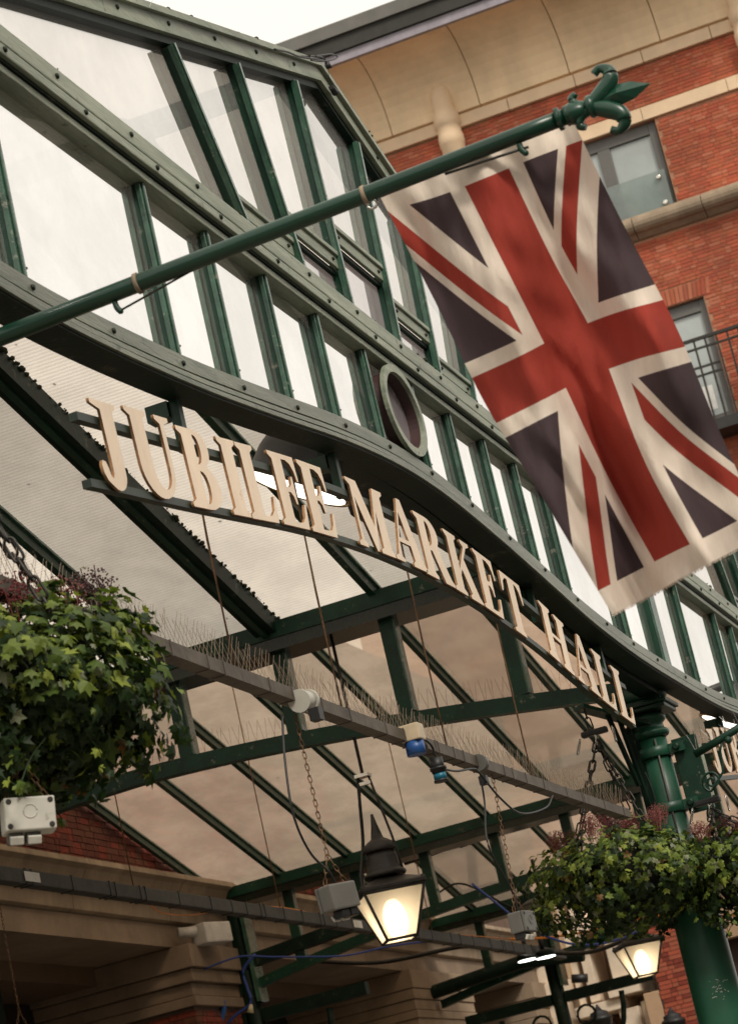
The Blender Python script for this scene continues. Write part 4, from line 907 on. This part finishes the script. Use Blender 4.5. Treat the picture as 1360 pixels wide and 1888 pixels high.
q = bmn(); tube(q, [p+Vector((0, 0, .02)), p+Vector((0, 0, .16))], .006); obj('stem', q, BLACK, t)
p = at(385, 1722, y=3.3); t = thing('security_light', p, 'white boxy security light on the stone capital at the lower left', 'light')
q = bmn(); box(q, p+Vector((.02, 0, 0)), (.14, .07, .07), Matrix.Rotation(-.3, 3, 'Z'), bev=.006); obj('case', q, mat('white_plastic', (.6, .58, .54), .5), t)
q = bmn(); tube(q, [p+Vector((-.06, .02, .01)), p+Vector((-.10, .07, .015))], .018, 10); obj('sensor', q, MATS['white_plastic'], t)
p = at(392, 1832, x=8.7); t = thing('socket_cluster', p, 'white and blue sockets with cables fixed beside the left brick pier', 'sockets')
q = bmn(); box(q, p, (.05, .06, .055), bev=.005); obj('case', q, MATS['white_plastic'], t)
q = bmn(); tube(q, arc([p+Vector((0, .005, .09)), p+Vector((0, .012, .05)), p+Vector((0, 0, .02))], 6), .006); obj('conduit', q, GREY, t)
q = bmn(); tube(q, arc([at(400, 1840, x=8.65), at(412, 1855, x=8.65), at(405, 1888, x=8.65)], 6), .012); obj('blue_plug', q, MATS['blue_plastic'], t)
q = bmn(); tube(q, arc([at(470, 1760, x=8.6), at(448, 1790, x=8.6), at(455, 1820, x=8.6), at(462, 1850, x=8.6), at(435, 1872, x=8.6), at(420, 1888, x=8.6)], 6), .005); obj('blue_cord', q, BLUE, t)
q = bmn(); tube(q, [at(463, 1852, x=8.6), at(461, 1868, x=8.6)], [.005, .014]); obj('cream_plug', q, mat('cream_plug', (.7, .62, .4), .5), t)

# ---- festoon lights at the apex
t = thing('festoon_lights', (3.85, .99, 1.85), 'black festoon cable looped over the gable apex with two empty lamp holders', 'string lights')
q = bmn(); F = lambda l: [at(x, y, y=.985) for x, y in l]
tube(q, arc(F([(505, 90), (530, 95), (550, 103), (580, 108), (600, 112)]), 6), .0016, 6)
tube(q, arc(F([(555, 103), (585, 102), (610, 99), (622, 104), (612, 110), (590, 112), (572, 110)]), 6), .0013, 6)
tube(q, arc(F([(580, 102), (595, 106), (603, 118)]), 6), .0016, 6); tube(q, arc(F([(605, 124), (606, 140), (612, 155), (614, 162)]), 6), .0008, 6); obj('cable', q, BLACK, t)
for a, b in (((602, 114), (606, 126)), ((610, 160), (618, 170))):
    q = bmn(); P0, P1 = F([a, b]); tube(q, [P0, P1], [.0042, .006], 12); obj('lamp_holder', q, BLACK, t)
q = bmn(); tube(q, F([(275, 12), (282, -2)]), .0004, 4); obj('stray_wire', q, STEEL, t)

# ---- second sign's bracket arm with scroll at the right edge
t = thing('scroll_bracket', (5.36, .93, .86), 'green scrolled bracket arm projecting right from the column clamp', 'bracket')
q = bmn(); P = [at(1280, 1392, x=5.36), at(1330, 1362, x=5.36), at(1400, 1318, x=5.36)]; tube(q, P, .008, 10); obj('arm', q, GREEN, t)
q = bmn(); c0 = at(1312, 1440, x=5.36); pts = []
for k in range(46):
    a = k/45*2*PI*1.6; r = .004+.018*(k/45)
    pts.append(c0+Vector((0, -r*math.cos(a+.6), r*math.sin(a+.6))))
pts += [c0+Vector((0, -.027, .012)), c0+Vector((0, -.030, .03)), c0+Vector((0, -.032, .055)), c0+Vector((0, -.042, .075))]
tube(q, pts, .0025, 8); obj('scroll', q, GREEN, t)
q = bmn(); bmesh.ops.create_uvsphere(q, u_segments=12, v_segments=8, radius=.008, matrix=Matrix.Translation(at(1342, 1365, x=5.35))); obj('knob', q, GREEN, t)
q = bmn()
for k in range(14):
    p = P[0].lerp(P[2], random.random()*.8); tube(q, [p, p+Vector((random.uniform(-.01, .01), random.uniform(-.005, .03), random.uniform(.02, .05)))], .0005, 3, False)
obj('bird_spikes', q, STEEL, t, kind='stuff')

# ================================================================= FLAGPOLE AND FLAG
XP = 2.30
GP = mat('dark_pole_paint', (.010, .052, .030), .3, var=.45, scale=3, bump=.15, bscale=20, spec=.5, stretch=(1, .3, 1), wear=((.25, .26, .2), 12, .64, .6))
A0, A1 = at(-60, 645, x=XP), at(1048, 212, x=XP)
fp = thing('flagpole', A0, 'dark green flagpole with fleur de lis tip slanting across the glass gable', 'flagpole')
pd = (A1-A0).normalized(); pu = pd.cross(Vector((1, 0, 0))); pu = pu if pu.z > 0 else -pu
q = bmn(); tube(q, [A0.lerp(A1, k/12) for k in range(13)], [.0094-.0016*k/12 for k in range(13)], 24); obj('pole', q, GP, fp)
for f, r in ((.297, .0108), (.675, .0095), (.985, .0112), (.998, .0098)):
    q = bmn(); c = A0.lerp(A1, f); tube(q, [c-pd*.002, c+pd*.002], r, 20); obj('collar', q, GREEN if f > .9 else STONE, fp)
for f, ln in ((.253, .014), (.918, .013)):
    q = bmn(); c = A0.lerp(A1, f)-pu*.009; tube(q, arc([c, c-pu*ln*.5+pd*.001, c-pu*ln+pd*.005], 5), [.003]*10+[.0015], 8); obj('cleat', q, GREEN, fp)
q = bmn(); c = A0.lerp(A1, .253)-pu*.020+pd*.003; d = A0.lerp(A1, .405)-pu*.006; tube(q, [c, d], .0011, 6); obj('halyard', q, IRON, fp); q = bmn(); c = A0.lerp(A1, .80)-pu*.010; d = A0.lerp(A1, .93)-pu*.015; tube(q, [c, d], .0013, 6); obj('halyard', q, IRON, fp)
q = bmn(); c = A0.lerp(A1, .682)-pu*.011; tube(q, [c+Vector((0, .005*math.cos(a*PI/6), .005*math.sin(a*PI/6))) for a in range(13)], .0015, 6); obj('shackle', q, STEEL, fp)
# finial: fleur de lis in the vertical plane of the pole
def fpnt(a, b, d=0): return A1+pd*a+pu*b+Vector((d, 0, 0))
SC = .00119   # units per photo pixel at the pole tip (measured along the pole)
def flat(q, outline, th):
    n = len(outline); c = fpnt(*[sum(o[i] for o in outline)/n for i in (0, 1)])
    for s in (-1, 1):
        cv = q.verts.new(c+Vector((s*th, 0, 0))); vs = [q.verts.new(fpnt(*o)) for o in outline]
        for i in range(n): q.faces.new((cv, vs[i], vs[(i+1) % n]))
u = .00068
q = bmn(); flat(q, [(26*u, 0), (45*u, 10*u), (75*u, 17*u), (94*u, 14*u), (120*u, 0), (94*u, -12*u), (75*u, -14*u), (45*u, -9*u)], .008); obj('finial_spear', q, GP, fp)
for s in (1, -1):
    q = bmn(); pts = arc([fpnt(36*u, s*3*u), fpnt(52*u, s*12*u), fpnt(68*u, s*25*u), fpnt(70*u, s*40*u), fpnt(59*u, s*48*u), fpnt(50*u, s*43*u)], 6)
    tube(q, pts, [(.004+.0045*math.sin(PI*min(1, i/len(pts)+.25)))*1.0 for i in range(len(pts))], 12); obj('finial_petal', q, GP, fp)
    q = bmn(); pts = arc([fpnt(30*u, s*2*u), fpnt(16*u, s*8*u), fpnt(10*u, s*20*u), fpnt(18*u, s*26*u)], 6); tube(q, pts, [.0058-.0028*i/len(pts) for i in range(len(pts))], 10); obj('finial_curl', q, GP, fp)
q = bmn(); tube(q, [fpnt(26*u, 0), fpnt(30*u, 0), fpnt(36*u, 0), fpnt(40*u, 0)], [.007, .011, .011, .007], 16); tube(q, [fpnt(-2*u, 0), fpnt(6*u, 0), fpnt(18*u, 0), fpnt(28*u, 0)], [.0095, .011, .008, .005], 16); obj('finial_knop', q, GP, fp)

# flag cloth: control grid of (photo px) on the plane of the pole plus folds in depth
V = [0, .25, .5, .75, 1]
GRID = [[(695, 352), (790, 326), (880, 292), (970, 256), (1058, 226)],
        [(800, 552), (888, 520), (975, 482), (1055, 445), (1143, 402)],
        [(893, 742), (980, 700), (1063, 657), (1155, 622), (1245, 600)],
        [(1010, 935), (1085, 893), (1152, 868), (1238, 838), (1326, 795)],
        [(1128, 1133), (1195, 1100), (1262, 1062), (1335, 1024), (1412, 984)]]
def cr(a, b, c, d, t): return .5*((2*b)+(c-a)*t+(2*a-5*b+4*c-d)*t*t+(-a+3*b-3*c+d)*t**3)
def cub(P, t):
    t = t*4; i = min(3, int(t)); f = t-i; Q = [P[0]*2-P[1]]+P+[P[-1]*2-P[-2]]
    return cr(Q[i], Q[i+1], Q[i+2], Q[i+3], f)
def flagpt(s, v):                        # s 0..1 along the hoist, v 0..1 down the fly
    rows = [cub([Vector((*p, 0)) for p in r], s) for r in GRID]; p = cub(rows, v)
    px, py = p.x, p.y
    fold = math.sin(s*9+v*5.5)*.5+math.sin(s*21-v*4+1)*.16+math.sin(v*15+s*3)*.13*(1-abs(2*s-1)*.3)
    amp = .035+.07*v*(1.1-v*.4)
    cr_ = max(0., 1-abs(s-.16-.05*v)/.07)*max(0, v-.45)*.05   # tucked pleat near the lower left edge
    ruf = .0018*math.sin(s*70+3*math.sin(s*13))*max(0, (v-.93)/.07)+.002*math.sin(s*43)*max(0, 1-v/.05)
    fine = .0018*math.sin(s*31+v*21+2*math.sin(v*9))+.0016*math.sin(v*43-s*19)+.0012*math.sin(s*67+v*15)+.011*abs(math.sin(8*s-3.2*v+.7+.5*math.sin(5*v)))+.006*abs(math.sin(5*s+7*v))+.004*abs(math.sin(17*s-6*v+1.2))*(1-v*.4)
    return at(px, py, x=XP+.01+fold*amp-cr_+ruf+fine)
W2, H2 = .5, .95; HT, HBm = .045, .055
q = bmn(); NX, NY = 44, 84
vs = [[q.verts.new((i/NX-.5, 0, j/NY)) for i in range(NX+1)] for j in range(NY+1)]
for j in range(NY):
    for i in range(NX): q.faces.new((vs[j][i], vs[j][i+1], vs[j+1][i+1], vs[j+1][i]))
for v in q.verts: pass
def cut(p, n): bmesh.ops.bisect_plane(q, geom=q.verts[:]+q.edges[:]+q.faces[:], plane_co=p, plane_no=n, dist=1e-6)
def tv(v): return (v-HT)/(1-HT-HBm)*2*H2-H2     # v -> flag length coordinate
def vt(t): return (t+H2)/(2*H2)*(1-HT-HBm)+HT
for e in (-.19, -.115, .115, .19): cut((e, 0, 0), (1, 0, 0)); cut((0, 0, vt(e)), (0, 0, 1))
for e in (HT, 1-HBm): cut((0, 0, e), (0, 0, 1))
k_ = (1-HT-HBm)/(2*H2)                           # v units per flag unit
L_ = math.hypot(W2, H2); TH, RD, TN = .095, .075, .038
for sg in (1, -1):
    # diagonal normal in (s, t); signed distance d = n.(s,t)
    n = Vector((H2, -sg*W2))/L_
    for d in (TH, 0, -RD, -RD-TN, RD, RD+TN, -TH):
        p = n*d; cut((p.x, 0, vt(p.y)), (n.x, 0, n.y/k_))
q.faces.ensure_lookup_table()
for f in q.faces:
    c = f.calc_center_median(); s, v = c.x, c.z; t_ = tv(v)
    if v < HT or v > 1-HBm: f.material_index = 1; continue
    mi = 2
    if abs(s) < .115 or abs(t_) < .115: mi = 0
    elif abs(s) < .19 or abs(t_) < .19: mi = 1
    else:
        sg = 1 if s*t_ > 0 else -1
        d = (H2*s-sg*W2*t_)/L_
        if t_ > 0: d = -d
        if 0 <= d < TH: mi = 1
        elif -RD < d < 0: mi = 0
        elif -RD-TN < d <= -RD: mi = 1
    f.material_index = mi
for v in q.verts: v.co = flagpt(v.co.x+.5, v.co.z)
for f in q.faces: f.smooth = True
def cloth(name, col, tr=.22):
    m = mat(name, col, .85, var=.2, scale=5, bump=.9, bscale=9, spec=.15, stretch=(1, 2.2, .6), low=.06); n = m.node_tree; N = n.nodes
    b = N['Principled BSDF']; o = N['Material Output']; t = N.new('ShaderNodeBsdfTranslucent'); t.inputs[0].default_value = (*col, 1)
    a = N.new('ShaderNodeMixShader'); a.inputs[0].default_value = tr; n.links.new(b.outputs[0], a.inputs[1]); n.links.new(t.outputs[0], a.inputs[2]); n.links.new(a.outputs[0], o.inputs[0]); return m
ft = thing('union_flag', at(870, 300, x=XP), 'faded red, white and dark blue union flag hanging from the pole with fringed hem', 'flag')
fo = obj('cloth', q, [cloth('flag_red', (.36, .052, .036)), cloth('flag_white', (.82, .71, .60)), cloth('flag_blue', (.075, .052, .056))], ft)
q = bmn()                                 # sewn seam threads and frayed hem
for k in range(150):
    s = k/150; a = flagpt(s, 1.0); tube(q, [a, a+Vector((0, random.uniform(-.001, .001), -.0015-random.random()*.001))], .0004, 3, False)
obj('fringe', q, MATS['flag_white'], ft, kind='stuff')

# ================================================================= HANGING BASKETS
LEAFM = []
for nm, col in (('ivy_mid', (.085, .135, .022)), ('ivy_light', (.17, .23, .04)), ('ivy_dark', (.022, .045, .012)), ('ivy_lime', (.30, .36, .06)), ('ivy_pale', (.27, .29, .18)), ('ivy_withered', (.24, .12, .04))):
    m_ = mat(nm, col, .5, var=.4, scale=25, spec=.3, low=.3); b = m_.node_tree; o = b.nodes['Material Output']; t = b.nodes.new('ShaderNodeBsdfTranslucent'); t.inputs[0].default_value = (col[0]*1.6, col[1]*1.6, col[2], 1)
    a = b.nodes.new('ShaderNodeMixShader'); a.inputs[0].default_value = .25; b.links.new(b.nodes['Principled BSDF'].outputs[0], a.inputs[1]); b.links.new(t.outputs[0], a.inputs[2]); b.links.new(a.outputs[0], o.inputs[0]); LEAFM.append(m_)
def leaf_pts(l, wd=1., curl=.35):
    o = [(0, 0), (.28, -.12), (.55, .08), (.34, .30), (.52, .62), (.22, .60), (0, 1.0), (-.22, .60), (-.52, .62), (-.34, .30), (-.55, .08), (-.28, -.12)]
    return [Vector((x*l*wd, y*l, -abs(x)*l*curl-(y*l)*curl*.6*y)) for x, y in o]
def add_leaf(q, M, l, mi, wd=1., curl=.35):
    c = q.verts.new(M @ Vector((0, .35*l, .03*l))); vs = [q.verts.new(M @ p) for p in leaf_pts(l, wd, curl)]
    for i in range(len(vs)):
        f = q.faces.new((c, vs[i], vs[(i+1) % len(vs)])); f.material_index = mi; f.smooth = False
def leafM(p, nrm, roll):
    z = nrm.normalized(); dn = Vector((0, 0, -1)); y = (dn-z*dn.dot(z))
    if y.length < .05: y = Vector((1, 0, 0))
    y.normalize(); x = y.cross(z); R = Matrix((x, y, z)).transposed() @ Matrix.Rotation(roll, 3, 'Z')
    return Matrix.Translation(p) @ R.to_4x4()
LEAFMESH = {}; LV = [(1, .35), (.72, .15), (1.1, .6), (.85, -.25)]
def basket(c, rx, rz, leafsize, nleaf, label, topz, apex, nflow=9, seed=1, chains=4, fl_r=.03, nind=300):
    rnd = random.Random(seed); c = Vector(c)
    t = thing('hanging_basket', c-Vector((0, 0, rz)), label, 'hanging basket', 'ivy filled hanging baskets on chains')
    q = bmn(); lathe(q, [(rx*.12, -rz*.8), (rx*.45, -rz*.62), (rx*.66, -rz*.1), (rx*.7, rz*.35), (rx*.5, rz*.45)], 24, Matrix.Translation(c)); obj('bowl', q, mat('dark_liner', (.012, .012, .008), .95), t)
    leaves = []
    for k in range(nleaf):
        u = rnd.uniform(-1, 1); a = rnd.uniform(0, 2*PI); 
        zz = rnd.uniform(-1, 1); rr = math.sqrt(max(0, 1-abs(zz)**2.4))
        bump = 1+.12*math.sin(3*a+seed)+.09*math.sin(7*a+zz*4)+.08*math.sin(5*zz+a*2)
        dpt = rnd.choice((1, 1, .97, .93, .88, .8, 1.06, 1.12 if rnd.random() < .4 else 1))
        d = Vector((rr*math.cos(a), rr*math.sin(a), zz)); p = c+Vector((d.x*rx, d.y*rx, d.z*rz*(1 if zz > 0 else 1.05)))*1.0
        p = c+(p-c)*bump*dpt
        nrm = Vector((d.x, d.y, d.z*rx/rz*.7+.35))+Vector([rnd.gauss(0, .42) for _ in range(3)])
        l = leafsize*rnd.uniform(.3, 1.05)*(1.25 if rnd.random() < .08 else 1)
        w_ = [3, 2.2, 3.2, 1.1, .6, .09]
        if zz < -.3: w_ = [1.4, .4, 6, .15, .05, .12]  # mostly dark leaves below: underside shade put into the leaf colours
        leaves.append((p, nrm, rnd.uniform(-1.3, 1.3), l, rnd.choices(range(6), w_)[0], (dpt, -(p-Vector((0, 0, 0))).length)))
    # trailing tendrils
    for k in range(18):
        a = rnd.uniform(0, 2*PI); p = c+Vector((math.cos(a)*rx*.8, math.sin(a)*rx*.8, -rz*.75)); q = bmn(); pts = [p.copy()]
        for j in range(rnd.choice((1, 2, 3))):
            p = p+Vector((rnd.uniform(-.012, .012), rnd.uniform(-.015, .015), -rnd.uniform(.008, .018))); pts.append(p.copy())
            leaves.append((p.copy(), Vector((-.6, rnd.uniform(-1, 1), .3)), rnd.uniform(-1, 1), leafsize*rnd.uniform(.4, .7), rnd.choice((0, 1, 2, 3)), (0, 0)))
        tube(q, pts, .0007, 4); obj('tendril', q, LEAFM[2], t)
    leaves.sort(key=lambda L: -L[3]*(1 if (L[0]-c).normalized().dot((-c).normalized()) > 0 else .01)*L[5][0])
    key = round(leafsize, 4)
    for mi in range(6):
        for v_, (wd, cu) in enumerate(LV):
            if (key, mi, v_) not in LEAFMESH:
                b = bmn(); add_leaf(b, Matrix.Identity(4), leafsize, 0, wd, cu); LEAFMESH[(key, mi, v_)] = mesh_only('leaf', b, [LEAFM[mi]])
    rest = bmn()
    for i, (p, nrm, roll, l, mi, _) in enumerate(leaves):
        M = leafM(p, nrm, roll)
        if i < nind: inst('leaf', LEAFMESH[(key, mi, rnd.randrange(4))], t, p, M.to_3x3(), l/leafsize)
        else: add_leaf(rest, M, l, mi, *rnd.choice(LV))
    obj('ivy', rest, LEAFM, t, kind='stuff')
    # flower heads on top
    fm = [mat('rose_flower', (.20, .04, .04), .8, var=.4, scale=60), mat('dusty_pink_flower', (.27, .085, .075), .8, var=.4, scale=60), mat('dark_plum_leaf', (.07, .02, .025), .7, var=.4, scale=40)]
    for k in range(nflow):
        a = rnd.uniform(0, 2*PI); r = rnd.uniform(.1, .82)*rx; p = c+Vector((r*math.cos(a), r*math.sin(a), rz*(.82+.3*rnd.random())+fl_r*.5)); q = bmn()
        for j in range(300):
            d = Vector([rnd.gauss(0, 1) for _ in range(3)]).normalized()*fl_r*rnd.uniform(.15, 1.0)**.7; d.z *= .8; s = fl_r*rnd.uniform(.025, .055)
            bmesh.ops.create_icosphere(q, subdivisions=1, radius=s, matrix=Matrix.Translation(p+d))
        for j in range(9):
            d = Vector([rnd.gauss(0, 1) for _ in range(3)]).normalized()*fl_r*.8; tube(q, [p+Vector((d.x, d.y, 0))*.5-Vector((0, 0, fl_r*1.2)), p+d], fl_r*.025, 3, False)
        obj('flower_head', q, fm[rnd.choice((0, 1, 1, 2))], t, kind='stuff')
    for k in range(chains):
        a = PI/4+k*2*PI/chains+.35; e = c+Vector((rx*.66*math.cos(a), rx*.66*math.sin(a), rz*.6))
        chain(t, Vector(apex), e)
    return t
# right pair on the green column
ap = Vector((5.30, 1.148, .935))
b1 = basket((5.30, 1.172, .652), .166, .095, .021, 3000, 'wide ivy basket in front of the green column with reddish flowers on top', .78, ap, seed=3, fl_r=.024, nflow=18)
ap2 = at(1308, 1494, x=5.42)
b2_ = basket((5.42, .935, .615), .118, .092, .021, 1700, 'ivy basket cut off by the right edge, behind the green column', .76, ap2, seed=8, fl_r=.022, nind=220, nflow=12)
b3 = basket((2.38, 1.078, .622), .128, .092, .019, 4600, 'large close ivy basket at the left edge with dusty red flowers', .72, (2.30, 1.10, .98), seed=5, fl_r=.028, nflow=10)
for bk, a_, lb in ((b1, ap, 'r'), (b2_, ap2, 's')):
    for dy in (-.012, .012):
        for s in (0, 1): inst('shackle', LINKS, bk, a_+Vector((.0, dy*1.6+(.02 if s else -.02), .004-s*.006)), Matrix.Rotation(.4*s, 3, 'X'))
    q = bmn(); box(q, a_+Vector((0, 0, .018)), (.02, .055, .012), bev=.003); obj('spreader', q, BLACK, bk)
chain(b1, ap+Vector((0, .005, .026)), ap+Vector((0, .01, .075)))
# bracket on the column carrying the basket
t = thing('basket_bracket', (5.40, 1.12, .95), 'green lattice bracket left of the column head holding the ivy basket chains', 'bracket')
q = bmn(); bar(q, (5.29, 1.165, 1.010), (5.45, 1.07, .965), .03, .008); obj('top_plate', q, GREEN, t)
for k, (a, b) in enumerate((((5.35, 1.125, 1.0), (5.41, 1.108, .84)), ((5.385, 1.11, .99), (5.43, 1.10, .80)), ((5.42, 1.098, .98), (5.445, 1.098, .76)))):
    q = bmn(); bar(q, a, b, .007, .011); obj('strut', q, GREEND, t)
q = bmn(); box(q, (5.452, 1.103, .83), (.010, .022, .28)); obj('back_plate', q, GREEND, t)
print('objects', len(bpy.data.objects))
